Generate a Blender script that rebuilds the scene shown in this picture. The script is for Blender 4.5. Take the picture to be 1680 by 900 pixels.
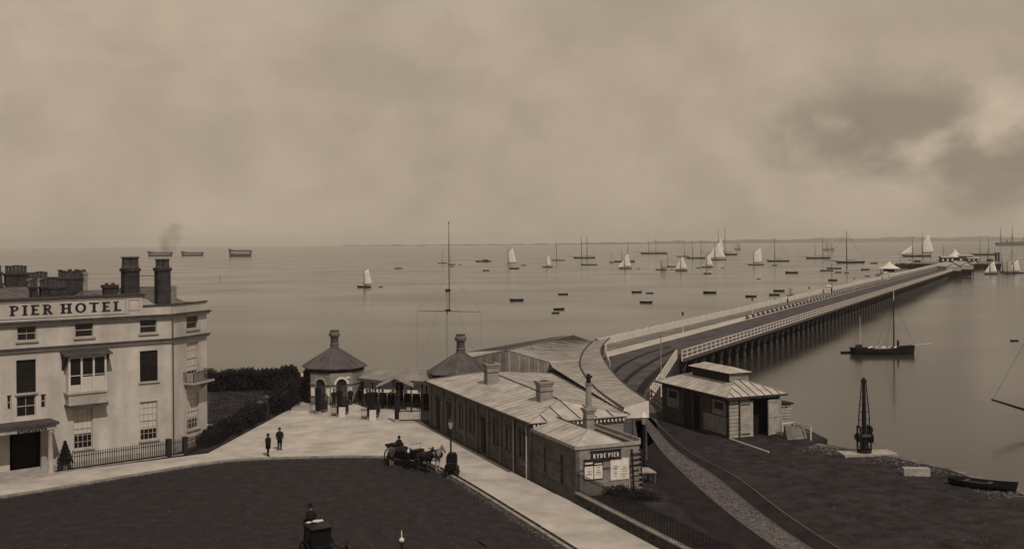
import bpy, bmesh, math, random
from mathutils import Vector, Matrix
random.seed(7)
R = math.radians
scene = bpy.context.scene
for o in list(bpy.data.objects): bpy.data.objects.remove(o)
col = scene.collection

# ---------------------------------------------------------------- camera
F, CX, CY, H = 1720.0, 840.0, 397.7, 16.5
cd = bpy.data.cameras.new('camera'); cam = bpy.data.objects.new('camera', cd); col.objects.link(cam)
cd.sensor_fit = 'HORIZONTAL'; cd.sensor_width = 36.0; cd.lens = 36.0*F/1680
cd.shift_y = (CY-450)/1680; cd.clip_start = 0.5; cd.clip_end = 40000
CM = Matrix.Rotation(R(90), 3, 'X') @ Matrix.Rotation(R(-0.43), 3, 'Z')
cam.matrix_world = Matrix.Translation((0, 0, H)) @ CM.to_4x4()
scene.camera = cam

# ---------------------------------------------------------------- light
SUN_AZ, SUN_EL = math.atan2(0.41, -0.912), R(50)
w = bpy.data.worlds.new('World'); scene.world = w; w.use_nodes = True
wt = w.node_tree; wt.nodes.clear()
def wn(t, **k):
    n = wt.nodes.new(t)
    for a, b in k.items(): setattr(n, a, b)
    return n
def wl(a, b): wt.links.new(a, b)
def wmath(op, a, b=None, clamp=False):
    n = wn('ShaderNodeMath', operation=op, use_clamp=clamp)
    for i, s in enumerate((a, b)):
        if s is None: continue
        if isinstance(s, (int, float)): n.inputs[i].default_value = s
        else: wl(s, n.inputs[i])
    return n.outputs[0]
wout = wn('ShaderNodeOutputWorld'); wbg = wn('ShaderNodeBackground'); wl(wbg.outputs[0], wout.inputs[0])
sky = wn('ShaderNodeTexSky', sky_type='NISHITA', sun_disc=False)
sky.sun_elevation = SUN_EL; sky.sun_rotation = SUN_AZ; sky.air_density = 1.0; sky.dust_density = 2.5
bw = wn('ShaderNodeRGBToBW'); wl(sky.outputs[0], bw.inputs[0])
tc = wn('ShaderNodeTexCoord')
sx = wn('ShaderNodeSeparateXYZ'); wl(tc.outputs['Generated'], sx.inputs[0])
def wnoise(scale, loc, detail=6, rough=.55, dist=.3):
    m = wn('ShaderNodeMapping'); m.inputs['Scale'].default_value = scale; m.inputs['Location'].default_value = loc
    wl(tc.outputs['Generated'], m.inputs[0])
    n = wn('ShaderNodeTexNoise'); n.inputs['Scale'].default_value = 1; n.inputs['Detail'].default_value = detail
    n.inputs['Roughness'].default_value = rough; n.inputs['Distortion'].default_value = dist
    wl(m.outputs[0], n.inputs['Vector']); return n.outputs[0]
def wramp(x, a, b, c, d):
    n = wn('ShaderNodeMapRange', interpolation_type='SMOOTHSTEP')
    wl(x, n.inputs[0])
    for i, q in enumerate((a, b, c, d)): n.inputs[i+1].default_value = q
    return n.outputs[0]
# even cloud deck: broad soft billows with finer mottling
c1 = wramp(wnoise((4, 4, 5.5), (2.3, .4, 1.1), 5, .5, .2), .34, .66, .87, 1.04)
c2 = wramp(wnoise((12, 12, 16), (.3, 5.4, 3.1), 6, .55, .1), .34, .66, .93, 1.04)
# one heavier ragged cloud, over the sea to the north-east
def ell(cx, cz, rx, rz):
    a = wmath('DIVIDE', wmath('SUBTRACT', wmath('DIVIDE', sx.outputs[0], wmath('MAXIMUM', sx.outputs[1], .05)), cx), rx)
    b = wmath('DIVIDE', wmath('SUBTRACT', wmath('DIVIDE', sx.outputs[2], wmath('MAXIMUM', sx.outputs[1], .05)), cz), rz)
    return wmath('SQRT', wmath('ADD', wmath('MULTIPLY', a, a), wmath('MULTIPLY', b, b)))
warp = wnoise((8, 8, 12), (1.7, 2.2, .6), 6, .6, .4)
d = wmath('ADD', ell(.45, .10, .25, .066), wmath('MULTIPLY', wmath('SUBTRACT', warp, .5), 1.5))
cm = wramp(d, .35, 1.25, 1.0, 0.0)
streak = wramp(wnoise((7, 7, 10), (4.4, .9, 2.7), 6, .54, .2), .47, .66, .60, 1.12)
dark = wmath('ADD', wmath('MULTIPLY', cm, streak), wmath('SUBTRACT', 1.0, cm))
lift = wramp(sx.outputs[2], 0.0, .10, .98, 1.0)
pat = wmath('MULTIPLY', wmath('MULTIPLY', c1, c2), wmath('MULTIPLY', dark, lift))
lum = wmath('ADD', wmath('MULTIPLY', wmath('MINIMUM', bw.outputs[0], 12.0), .04), 4.02)
lum = wmath('MULTIPLY', lum, pat)
cc = wn('ShaderNodeCombineColor')
wl(wmath('MULTIPLY', lum, 1.10), cc.inputs[0]); wl(wmath('MULTIPLY', lum, .903), cc.inputs[1]); wl(wmath('MULTIPLY', lum, .685), cc.inputs[2])
wl(cc.outputs[0], wbg.inputs[0]); wbg.inputs[1].default_value = 0.1
sd = bpy.data.lights.new('sun', 'SUN'); sd.energy = 2.75; sd.angle = R(0.8); sd.color = (1.0, .88, .75)
so = bpy.data.objects.new('sun', sd); col.objects.link(so)
sdir = Vector((math.sin(SUN_AZ)*math.cos(SUN_EL), math.cos(SUN_AZ)*math.cos(SUN_EL), math.sin(SUN_EL)))
so.rotation_euler = sdir.to_track_quat('Z', 'Y').to_euler(); so.location = (20, -30, 60)
vs = scene.view_settings; vs.view_transform = 'Standard'; vs.look = 'None'; vs.gamma = 1; vs.use_curve_mapping = False; vs.exposure = 0.0
scene.render.resolution_x = 1024; scene.render.resolution_y = 548
try:
    scene.cycles.volume_bounces = 0; scene.cycles.max_bounces = 6
except Exception: pass

# ---------------------------------------------------------------- pixel helpers
def ray(u, v): return CM @ Vector(((u-CX)/F, -(v-CY)/F, -1))
def G(u, v, z=0.0):
    d = ray(u, v); t = (z-H)/d.z; return Vector((d.x*t, d.y*t, z))
def W(u, v, Y):
    d = ray(u, v); t = Y/d.y; return Vector((d.x*t, Y, H+d.z*t))
def onplane(u, v, p, n):
    d = ray(u, v); o = Vector((0, 0, H)); t = (Vector(p)-o).dot(n)/d.dot(n); return o+d*t

SEA = -3.4; YARD = 0.5

# ---------------------------------------------------------------- materials
MATS = {}
def C(v, warm=1.0):
    t2 = max(0, 1-v/.15); return (min(1, v*1.06), v*(.99-.07*t2), v*(.93+.15*t2), 1)
def mat(name, v, rough=.85, var=.25, scale=2.0, bump=.0, bscale=30, spec=.12, metal=0, warm=1.0, brick=None, stripes=None, stain=None):
    if name in MATS: return MATS[name]
    m = bpy.data.materials.new(name); m.use_nodes = True; t = m.node_tree; N = t.nodes; L = t.links
    b = N['Principled BSDF']; b.inputs['Roughness'].default_value = rough; b.inputs['Metallic'].default_value = metal
    b.inputs['Specular IOR Level'].default_value = spec
    g = N.new('ShaderNodeTexCoord'); src = g.outputs['Object']
    n = N.new('ShaderNodeTexNoise'); n.inputs['Scale'].default_value = scale; n.inputs['Detail'].default_value = 7; n.inputs['Roughness'].default_value = .62
    L.new(src, n.inputs['Vector'])
    mr = N.new('ShaderNodeMapRange'); L.new(n.outputs[0], mr.inputs[0])
    for i, q in enumerate((.33, .67, 1-var, 1+var)): mr.inputs[i+1].default_value = q
    fac = mr.outputs[0]
    def mul(a, bb):
        k = N.new('ShaderNodeMath'); k.operation = 'MULTIPLY'
        for i, s in enumerate((a, bb)):
            if isinstance(s, (int, float)): k.inputs[i].default_value = s
            else: L.new(s, k.inputs[i])
        return k.outputs[0]
    if stain:   # vertical weather streaks
        mp = N.new('ShaderNodeMapping'); mp.inputs['Scale'].default_value = (stain, stain, stain*.12); L.new(src, mp.inputs[0])
        n3 = N.new('ShaderNodeTexNoise'); n3.inputs['Scale'].default_value = 1; n3.inputs['Detail'].default_value = 6; L.new(mp.outputs[0], n3.inputs['Vector'])
        m3 = N.new('ShaderNodeMapRange'); L.new(n3.outputs[0], m3.inputs[0])
        for i, q in enumerate((.35, .62, .86, 1.04)): m3.inputs[i+1].default_value = q
        fac = mul(fac, m3.outputs[0])
    hgt = None
    if brick:
        sp = N.new('ShaderNodeSeparateXYZ'); L.new(src, sp.inputs[0])
        ad = N.new('ShaderNodeMath'); ad.operation = 'ADD'; L.new(sp.outputs[0], ad.inputs[0]); L.new(sp.outputs[1], ad.inputs[1])
        cb = N.new('ShaderNodeCombineXYZ'); L.new(ad.outputs[0], cb.inputs[0]); L.new(sp.outputs[2], cb.inputs[1])
        bt = N.new('ShaderNodeTexBrick'); L.new(cb.outputs[0], bt.inputs['Vector']); bt.inputs['Scale'].default_value = 1
        bt.inputs['Brick Width'].default_value = brick[0]; bt.inputs['Row Height'].default_value = brick[1]
        bt.inputs['Mortar Size'].default_value = brick[2]
        bt.inputs['Color1'].default_value = (.72, .72, .72, 1); bt.inputs['Color2'].default_value = (1.15, 1.15, 1.15, 1); bt.inputs['Mortar'].default_value = (brick[3],)*3+(1,)
        rb = N.new('ShaderNodeRGBToBW'); L.new(bt.outputs[0], rb.inputs[0]); fac = mul(fac, rb.outputs[0])
    cr = N.new('ShaderNodeMix'); cr.data_type = 'RGBA'; cr.blend_type = 'MULTIPLY'; cr.inputs[0].default_value = 1
    cr.inputs[6].default_value = C(v, warm); L.new(fac, cr.inputs[7]); L.new(cr.outputs[2], b.inputs['Base Color'])
    if bump:
        n2 = N.new('ShaderNodeTexNoise'); n2.inputs['Scale'].default_value = bscale; n2.inputs['Detail'].default_value = 5; L.new(src, n2.inputs['Vector'])
        bp = N.new('ShaderNodeBump'); bp.inputs['Strength'].default_value = bump; bp.inputs['Distance'].default_value = .1
        L.new(n2.outputs[0], bp.inputs['Height']); L.new(bp.outputs[0], b.inputs['Normal'])
    MATS[name] = m; return m
stucco = mat('stucco', .40, .9, .16, .5, .08, 12, stain=.9)
stucco_trim = mat('stucco_trim', .30, .9, .18, 1.2, stain=1.6)
cornice_m = mat('cornice_lead', .05, .8, .3, 1.5)
brick_m = mat('brick_brown_shaded', .10, .9, .3, .8, .05, 40, brick=(.24, .08, .012, .85))  # darker copy of the brick; carries the street side's shade
brick_pale = mat('brick_pale', .22, .9, .22, .9, .05, 40, brick=(.24, .08, .012, .7))
brick_dark = mat('brick_sooty', .035, .95, .4, 1.2, brick=(.24, .08, .012, 1.2))
stone_band = mat('stone_band', .07, .9, .25, 1.5)
stone = mat('stone', .26, .9, .25, 2.0, .2, 14)
stone_d = mat('quay_stone', .12, .9, .4, 1.4, .3, 8)
zinc = mat('zinc_sheet', .31, .6, .3, .8, .03, 6, spec=.3)
zinc_d = mat('zinc_roll', .22, .6, .3, .8)
board_roof = mat('boarded_roof', .29, .75, .22, .5, .05, 20)
lead = mat('lead_roof', .065, .6, .35, .9, .05, 8)
gutter_m = mat('gutter_paint', .03, .5, .3, 2)
white = mat('white_paint', .46, .6, .14, .8)
whitec = mat('white_chalk', .50, .8, .12, 1.0)
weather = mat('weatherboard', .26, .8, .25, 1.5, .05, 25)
weather_d = mat('weatherboard_dark', .07, .8, .3, 1.5, .05, 25)  # darker copy of weatherboard; on the goods shed it carries the side's shade
darkwood = mat('dark_wood', .022, .8, .4, 2, .1, 20)
pilewood = mat('pile_timber', .016, .85, .5, 1.2, .2, 12)
iron = mat('black_iron', .012, .5, .3, 4)
irong = mat('grey_iron', .04, .55, .3, 4)
sand = mat('rolled_gravel', .335, .95, .22, .42, .2, 6)
road = mat('dark_macadam', .021, .95, .3, 1.2, .25, 5)
earth = mat('yard_earth', .021, .95, .55, .9, .3, 5)
gravel = mat('ballast', .062, .95, .65, 3.2, .5, 9)
rut = mat('trodden_earth', .014, .95, .5, .9, .3, 8)
kerb_m = mat('kerb_stone', .20, .9, .3, 1.5, .1, 15)
grassm = mat('lawn', .030, .95, .4, .6, .4, 10)
leafm = mat('hedge_leaf', .017, .9, .55, 1.8)
promen = mat('scrubbed_deck', .33, .85, .16, .15)
trambed = mat('weathered_deck', .14, .85, .22, .2)
pierroad = mat('pier_roadway', .058, .9, .4, .35, .2, 5)
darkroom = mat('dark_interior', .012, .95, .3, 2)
blindm = mat('blind_cloth', .42, .9, .1, 2)
poster = mat('poster_paper', .55, .9, .12, 3)
ink = mat('printing_ink', .03, .9, .2, 3)
letter_m = mat('letter_paint', .02, .8, .3, 3)
hull_m = mat('tarred_hull', .009, .6, .4, .8)
hull_f = mat('hulk_paint', .05, .7, .3, .5)
spar = mat('varnished_spar', .025, .6, .3, 1)
spar_w = mat('pale_spar', .38, .6, .2, 1)
sailm = mat('sail_canvas', .55, .9, .12, .5)
sailg = mat('sail_canvas_grey', .30, .9, .15, .5)
clothb = mat('black_cloth', .011, .95, .3, 4)
clothg = mat('grey_cloth', .05, .95, .3, 4)
skinm = mat('skin', .30, .7, .1, 4)
horsem = mat('bay_horse', .022, .7, .4, 2)
horsew = mat('pale_horse', .30, .8, .25, 2)
leather = mat('black_leather', .009, .4, .3, 4)
shore_m = mat('far_shore', .06, .95, .4, .004)
pot_m = mat('chimney_pot', .05, .9, .3, 3)
# window glass
gl = bpy.data.materials.new('window_glass'); gl.use_nodes = True
_b = gl.node_tree.nodes['Principled BSDF']; _b.inputs['Base Color'].default_value = (.013, .012, .011, 1); _b.inputs['Roughness'].default_value = .12
_n = gl.node_tree.nodes.new('ShaderNodeTexNoise'); _n.inputs['Scale'].default_value = 3
_p = gl.node_tree.nodes.new('ShaderNodeBump'); _p.inputs['Strength'].default_value = .15
gl.node_tree.links.new(_n.outputs[0], _p.inputs['Height']); gl.node_tree.links.new(_p.outputs[0], _b.inputs['Normal'])
# sea
sm = bpy.data.materials.new('sea_water'); sm.use_nodes = True; t = sm.node_tree; b = t.nodes['Principled BSDF']
b.inputs['Base Color'].default_value = (.030, .026, .023, 1); b.inputs['Roughness'].default_value = .22; b.inputs['IOR'].default_value = 1.28
g = t.nodes.new('ShaderNodeTexCoord')
def sn(scale, vec, det):
    mp = t.nodes.new('ShaderNodeMapping'); mp.inputs['Scale'].default_value = vec; t.links.new(g.outputs['Object'], mp.inputs[0])
    n = t.nodes.new('ShaderNodeTexNoise'); n.inputs['Scale'].default_value = scale; n.inputs['Detail'].default_value = det
    t.links.new(mp.outputs[0], n.inputs['Vector']); return n.outputs[0]
bp1 = t.nodes.new('ShaderNodeBump'); bp1.inputs['Strength'].default_value = .05; bp1.inputs['Distance'].default_value = .25
t.links.new(sn(.35, (1, 1.6, 1), 3), bp1.inputs['Height']); t.links.new(bp1.outputs[0], b.inputs['Normal'])
rr = t.nodes.new('ShaderNodeMapRange'); t.links.new(sn(.012, (1, 1.5, 1), 5), rr.inputs[0])
for i, q in enumerate((.3, .7, .10, .19)): rr.inputs[i+1].default_value = q
t.links.new(rr.outputs[0], b.inputs['Roughness'])

# ---------------------------------------------------------------- mesh builder
class MB:
    def __init__(s, M=None): s.v = []; s.f = []; s.M = M
    def add(s, pts, faces):
        o = len(s.v)
        for p in pts:
            p = Vector(p); s.v.append(tuple(s.M @ p if s.M else p))
        s.f += [tuple(i+o for i in f) for f in faces]; return s
    def box(s, x0, y0, z0, x1, y1, z1):
        return s.add([(x0,y0,z0),(x1,y0,z0),(x1,y1,z0),(x0,y1,z0),(x0,y0,z1),(x1,y0,z1),(x1,y1,z1),(x0,y1,z1)],
                     [(3,2,1,0),(4,5,6,7),(0,1,5,4),(1,2,6,5),(2,3,7,6),(3,0,4,7)])
    def face(s, pts): return s.add(pts, [tuple(range(len(pts)))])
    def prism(s, poly, z0, z1):
        n = len(poly); P = [(p[0],p[1],z0) for p in poly]+[(p[0],p[1],z1) for p in poly]
        return s.add(P, [tuple(range(n-1,-1,-1)), tuple(range(n,2*n))]+[(i,(i+1)%n,(i+1)%n+n,i+n) for i in range(n)])
    def plate(s, poly, y0, y1):      # polygon in xz, extruded in y
        n = len(poly); P = [(p[0],y0,p[1]) for p in poly]+[(p[0],y1,p[1]) for p in poly]
        return s.add(P, [tuple(range(n)), tuple(range(2*n-1,n-1,-1))]+[((i+1)%n,i,i+n,(i+1)%n+n) for i in range(n)])
    def slab(s, pts, th):            # any polygon given thickness downwards
        n = len(pts); P = [tuple(p) for p in pts]+[(p[0],p[1],p[2]-th) for p in pts]
        return s.add(P, [tuple(range(n)), tuple(range(2*n-1,n-1,-1))]+[((i+1)%n,i,i+n,(i+1)%n+n) for i in range(n)])
    def tube(s, pts, rad, n=6, cap=True):
        pts = [Vector(p) for p in pts]
        if isinstance(rad, (int, float)): rad = [rad]*len(pts)
        P = []; Fc = []
        for i, p in enumerate(pts):
            d = (pts[min(i+1,len(pts)-1)]-pts[max(i-1,0)]).normalized()
            a = Vector((0,0,1)) if abs(d.z) < .9 else Vector((1,0,0))
            x = d.cross(a).normalized(); y = d.cross(x)
            for k in range(n):
                q = 2*math.pi*(k+.5)/n; P.append(p+(x*math.cos(q)+y*math.sin(q))*rad[i])
        for i in range(len(pts)-1):
            for k in range(n):
                a = i*n+k; b2 = i*n+(k+1)%n; Fc.append((a,b2,b2+n,a+n))
        if cap: Fc.append(tuple(range(n-1,-1,-1))); m = (len(pts)-1)*n; Fc.append(tuple(range(m,m+n)))
        return s.add(P, Fc)
    def lathe(s, prof, n=12, c=(0,0,0), ph=0):
        P = []; Fc = []
        for r, z in prof:
            for k in range(n):
                q = 2*math.pi*k/n+ph; P.append((c[0]+r*math.cos(q), c[1]+r*math.sin(q), c[2]+z))
        for i in range(len(prof)-1):
            for k in range(n):
                a = i*n+k; b2 = i*n+(k+1)%n; Fc.append((a,b2,b2+n,a+n))
        Fc.append(tuple(range(n-1,-1,-1))); m = (len(prof)-1)*n; Fc.append(tuple(range(m,m+n)))
        return s.add(P, Fc)
    def build(s, name, m, parent=None, smooth=False, mods=None, kind=None):
        me = bpy.data.meshes.new(name); me.from_pydata(s.v, [], s.f)
        bm = bmesh.new(); bm.from_mesh(me); bmesh.ops.recalc_face_normals(bm, faces=bm.faces); bm.to_mesh(me); bm.free()
        me.materials.append(m)
        if smooth:
            for p in me.polygons: p.use_smooth = True
        o = bpy.data.objects.new(name, me); col.objects.link(o)
        if parent: o.parent = parent
        if kind: o['kind'] = kind
        return o
def tag(o, label=None, cat=None, group=None, kind=None):
    if label: o['label'] = label
    if cat: o['category'] = cat
    if group: o['group'] = group
    if kind: o['kind'] = kind
    return o
def thing(name, label, cat, loc=(0,0,0), rz=0, group=None):
    o = bpy.data.objects.new(name, None); col.objects.link(o); o.location = loc; o.rotation_euler = (0,0,rz)
    o.empty_display_size = .3
    return tag(o, label, cat, group)
KIDS = {}
def dup(root, loc, rz=None, label=None, scale=None, group=None):
    r = root.copy(); col.objects.link(r); r.location = loc
    if rz is not None: r.rotation_euler = (0,0,rz)
    if scale is not None: r.scale = (scale,)*3
    if label: r['label'] = label
    if group: r['group'] = group
    for ch in [o for o in root.children]:
        c = ch.copy(); col.objects.link(c); c.parent = r
        for g2 in [o for o in ch.children]:
            d2 = g2.copy(); col.objects.link(d2); d2.parent = c
    return r
def piece(src, name, loc, rz, parent, scale=None):      # an alike piece that shares its mesh
    o = bpy.data.objects.new(name, src.data if hasattr(src, 'data') else src); col.objects.link(o); o.parent = parent
    o.location = loc; o.rotation_euler = (0,0,rz)
    if scale: o.scale = scale
    return o
# ---------------------------------------------------------------- setting
A = Vector((-.371, .928)); B = Vector((.928, .371))          # station axes
sea = MB().face([(-12500,-400,SEA),(12500,-400,SEA),(12500,12500,SEA),(-12500,12500,SEA)]).build('sea', sm); tag(sea, kind='structure')
land = MB().prism([(-160,5),(24,5),(10,62),(12,128),(-3,137),(-24,134.5),(-60,136),(-160,140)], -6, 0).build('road', road); tag(land, kind='structure')
qpx = [(1700,813),(1660,800),(1560,768),(1480,750),(1400,737),(1340,728)]
quay = [tuple(G(u,v,YARD).xy) for u,v in qpx]
C0 = Vector((1.27, 72.3)); AN = C0-A*7.0
RC = G(1110,588,YARD).xy; RF = G(1067,656,YARD).xy
wall_end = AN-A*45
yardpoly = [tuple(AN+B*.3), tuple(wall_end+B*.3), (48,26), (40,50)]+quay+[(25.3,84.5),(24.8,90.5),(20,99.5),tuple(RF+Vector((.9,-.6))),tuple(RC+Vector((.35,-.1))),(15.5,160),(14,160),(10,134),(2.5,134),(3.5,104)]
yard = MB().prism(yardpoly, -6, YARD).build('yard', earth); tag(yard, kind='structure')
# coping stones of the quay edge
for i in range(len(quay)-1):
    a, b2 = Vector(quay[i]), Vector(quay[i+1]); L = (b2-a).length; n = max(1, int(L/1.7)); d2 = (b2-a).normalized(); nn = Vector((-d2.y, d2.x))
    for k in range(n):
        p = a+d2*(k*L/n+.03); q = a+d2*((k+1)*L/n-.03)
        h = YARD+.05+random.random()*.05
        MB().prism([tuple(p-nn*.12), tuple(q-nn*.12), tuple(q+nn*(.55+.2*random.random())), tuple(p+nn*(.55+.2*random.random()))], YARD-.5, h).build('coping_stone', stone_d, yard)
# forecourt paving and its kerb
kerb_px = [(-60,822),(10,811),(100,797),(200,780),(345,757),(420,750.5),(540,747),(600,746.5),(640,748.5),(700,760),(750,783),(850,844),(925,891),(1000,938)]
back_px = [(1110,938),(1051,895),(944,828),(873,790),(704,700),(690,690),(690,640),(560,636),(500,650),(480,668),(440,690),(341,743),(289,749.5),(87,776),(-60,800)]
def smooth_path(pts, n=5):
    P = [Vector(p) for p in pts]; out = []
    for i in range(len(P)-1):
        p0 = P[max(i-1,0)]; p1 = P[i]; p2 = P[i+1]; p3 = P[min(i+2,len(P)-1)]
        for k in range(n):
            q = k/n; out.append(.5*((2*p1)+(p2-p0)*q+(2*p0-5*p1+4*p2-p3)*q*q+(3*p1-p0-3*p2+p3)*q**3))
    out.append(P[-1]); return out
kp = smooth_path([tuple(G(u,v,.12).xy) for u,v in kerb_px], 6)
bpth = [Vector(AN-A*38), Vector(AN)]+[G(u,v,.12).xy for u,v in back_px[3:]]
poly = [tuple(p) for p in kp]+[tuple(p) for p in bpth]
pav = MB().prism(poly, 0.004, .12).build('forecourt_pavement', sand); tag(pav, kind='structure')
# kerb stones walked along the curve
def resample(path, step):
    out = [Vector(path[0])]; acc = 0
    for i in range(len(path)-1):
        a, b2 = Vector(path[i]), Vector(path[i+1]); L = (b2-a).length; pos = 0
        while acc+L-pos >= step:
            pos += step-acc; out.append(a+(b2-a)*(pos/L)); acc = 0
        acc += L-pos
    return out
ks = resample(kp, 1.05)
for i in range(len(ks)-1):
    a, b2 = ks[i], ks[i+1]; d2 = (b2-a).normalized(); nn = Vector((d2.y,-d2.x))
    MB().prism([tuple(a+d2*.015-nn*.02), tuple(b2-d2*.015-nn*.02), tuple(b2-d2*.015+nn*.2), tuple(a+d2*.015+nn*.2)], 0.004, .135+.012*random.random()).build('kerb_stone', kerb_m, pav)
# a dark setts course just inside the kerb on the station side
g0 = next(i for i in range(len(ks)) if ks[i].x > G(690,757,.12).x and ks[i].y < 80)
for i in range(g0, len(ks)-1):
    a, b2 = ks[i], ks[i+1]; d2 = (b2-a).normalized(); nn = Vector((-d2.y,d2.x))
    MB().prism([tuple(a+d2*.02+nn*.06), tuple(b2-d2*.02+nn*.06), tuple(b2-d2*.02+nn*.30), tuple(a+d2*.02+nn*.30)], .1, .124+.006*random.random()).build('gutter_sett', rut, pav)
# garden lawn and pale path beside it
lawn = MB().prism([tuple(G(u,v,.03).xy) for u,v in [(300,741),(341,741),(472,672),(500,648),(490,628),(345,628),(200,640)]], .004, .05).build('lawn', grassm); tag(lawn, kind='structure')
path = MB().prism([tuple(G(u,v,.06).xy) for u,v in [(330,705),(382,697),(386,691),(330,696)]], .05, .06).build('garden_path', sand); tag(path, kind='structure')
beach = MB().prism([tuple(G(u,v,.02).xy) for u,v in [(300,619),(500,617),(500,611.5),(300,612.5)]], -.4, .03).build('beach', sand); tag(beach, kind='structure')
gb = MB()
lp = [G(u,v,.05).xy for u,v in [(340,738),(470,672),(484,632),(345,632)]]
for i in range(9000):
    a, b2 = random.random(), random.random()
    p = (lp[0]*(1-a)+lp[1]*a)*(1-b2)+(lp[3]*(1-a)+lp[2]*a)*b2
    q = random.random()*6.28; h = .06+.13*random.random(); c, s2 = math.cos(q)*.05, math.sin(q)*.05
    gb.face([(p.x-c,p.y-s2,.05),(p.x+c,p.y+s2,.05),(p.x+random.uniform(-.06,.06),p.y+random.uniform(-.06,.06),.05+h)])
tag(gb.build('grass', grassm), 'short dark lawn grass behind the hotel', 'grass', kind='stuff')
# tram tracks and cart ruts crossing the yard
def strip(name, Lpx, Rpx, m, z, n=6):
    l = smooth_path([tuple(G(u,v,YARD).xy) for u,v in Lpx], n); r = smooth_path([tuple(G(u,v,YARD).xy) for u,v in Rpx], n)
    mb = MB()
    for i in range(len(l)-1):
        mb.face([(l[i].x,l[i].y,z),(l[i+1].x,l[i+1].y,z),(r[i+1].x,r[i+1].y,z),(r[i].x,r[i].y,z)])
    o = mb.build(name, m); tag(o, kind='structure'); return l, r
l1 = [(1042,690),(1050,735),(1068,781),(1124,840),(1192,893),(1250,935)]
l2 = [(1052,688),(1082,735),(1126,781),(1194,840),(1266,893),(1330,935)]
l3 = [(1061,686),(1106,735),(1173,781),(1245,840),(1320,893),(1390,935)]
l4 = [(1068,684),(1122,735),(1206,781),(1285,840),(1366,893),(1440,935)]
strip('cart_track', l1, l2, rut, YARD+.006)
a_, b_ = strip('ballast_strip', l2, l3, gravel, YARD+.010)
_, c_ = strip('cart_track', l3, l4, rut, YARD+.006)
rails = thing('tram_rails', 'thin tram rails curving along the gravel strip of the yard', 'rails', (0,0,YARD))
for pth in (a_, b_, c_):
    mb = MB()
    for i in range(len(pth)-1):
        d2 = (pth[i+1]-pth[i]).normalized(); nn = Vector((-d2.y,d2.x))*.05
        mb.prism([tuple(pth[i]-nn),tuple(pth[i+1]-nn),tuple(pth[i+1]+nn),tuple(pth[i]+nn)], .0, .035)
    mb.build('rail', mat('worn_rail',.05,.4,.2,2), rails)
# loose gravel over the ballast strip
gv = MB()
for i in range(5200):
    k = int((random.random()**.8)*(len(a_)-1)); q = random.random(); f = random.random()
    p = (a_[k]*(1-f)+a_[min(k+1,len(a_)-1)]*f)*(1-q)+(b_[k]*(1-f)+b_[min(k+1,len(b_)-1)]*f)*q
    r = .02+.05*random.random(); t2 = random.random()*3
    gv.add([(p.x+r*math.cos(t2),p.y+r*math.sin(t2),YARD),(p.x+r*math.cos(t2+2.1),p.y+r*math.sin(t2+2.1),YARD),(p.x+r*math.cos(t2+4.2),p.y+r*math.sin(t2+4.2),YARD),(p.x,p.y,YARD+r*.9)],[(0,1,3),(1,2,3),(2,0,3)])
tag(gv.build('gravel', mat('gravel_stone', .13, .9, .5, 5)), 'pale loose gravel between the tram rails', 'gravel', kind='stuff')
# rubble and clods over the dark yard
rb = MB()
for i in range(2600):
    u = random.uniform(1150,1675); v = random.uniform(742,895)
    if v < 745+(u-1400)*.22+14 and u > 1380: continue
    if u < 1225+(v-740)*1.2: continue
    p = G(u,v,YARD); r = .02+.09*random.random()**3; t2 = random.random()*3
    rb.add([(p.x+r*math.cos(t2),p.y+r*math.sin(t2),YARD),(p.x+r*math.cos(t2+2.1),p.y+r*math.sin(t2+2.1),YARD),(p.x+r*math.cos(t2+4.2),p.y+r*math.sin(t2+4.2),YARD),(p.x,p.y,YARD+r*.8)],[(0,1,3),(1,2,3),(2,0,3)])
tag(rb.build('rubble', mat('clod', .04, .95, .6, 3)), 'scattered small stones and clods over the dark quay yard', 'rubble', kind='stuff')
# pale rubble strewn along the quay edge
pr = MB()
for i in range(1500):
    k = random.random()*(len(quay)-1.01); j = int(k); q = Vector(quay[j]).lerp(Vector(quay[j+1]), k-j); dd = (Vector(quay[j+1])-Vector(quay[j])).normalized(); nn = Vector((-dd.y,dd.x))
    p = q+nn*(.7+abs(random.gauss(0,1.1))); r = .02+.10*random.random()**3; t2 = random.random()*3
    pr.add([(p.x+r*math.cos(t2+2.09*m),p.y+r*math.sin(t2+2.09*m),YARD) for m in range(3)]+[(p.x,p.y,YARD+r*.8)],[(0,1,3),(1,2,3),(2,0,3)])
tag(pr.build('quay_rubble', mat('pale_chip', .10, .95, .6, 3)), 'pale stone chips strewn along the quay edge', 'rubble', kind='stuff')
# litter of the roadway: dung, straw and grit, and pale dust spilled along the kerb
dg = MB()
for i in range(1500):
    p = G(random.uniform(10,900), random.uniform(752,897), 0)
    r = .015+.05*random.random()**2.5; t2 = random.random()*3
    dg.add([(p.x+r*math.cos(t2+2.09*m),p.y+r*math.sin(t2+2.09*m),.001) for m in range(3)]+[(p.x,p.y,r*.7)],[(0,1,3),(1,2,3),(2,0,3)])
tag(dg.build('road_litter', mat('grit', .05, .95, .7, 2)), 'grit and litter scattered over the dark roadway', 'litter', kind='stuff')
ds = MB()
for i in range(2600):
    k = random.random()*(len(ks)-1.01); j = int(k); q = ks[j].lerp(ks[j+1], k-j); dd = (ks[j+1]-ks[j]).normalized(); nn = Vector((dd.y,-dd.x))
    p = q+nn*(.2+abs(random.gauss(0,.22))); r = .02+.05*random.random()**2; t2 = random.random()*3
    ds.add([(p.x+r*math.cos(t2+2.09*m),p.y+r*math.sin(t2+2.09*m),.001) for m in range(3)]+[(p.x,p.y,r*.25)],[(0,1,3),(1,2,3),(2,0,3)])
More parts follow.
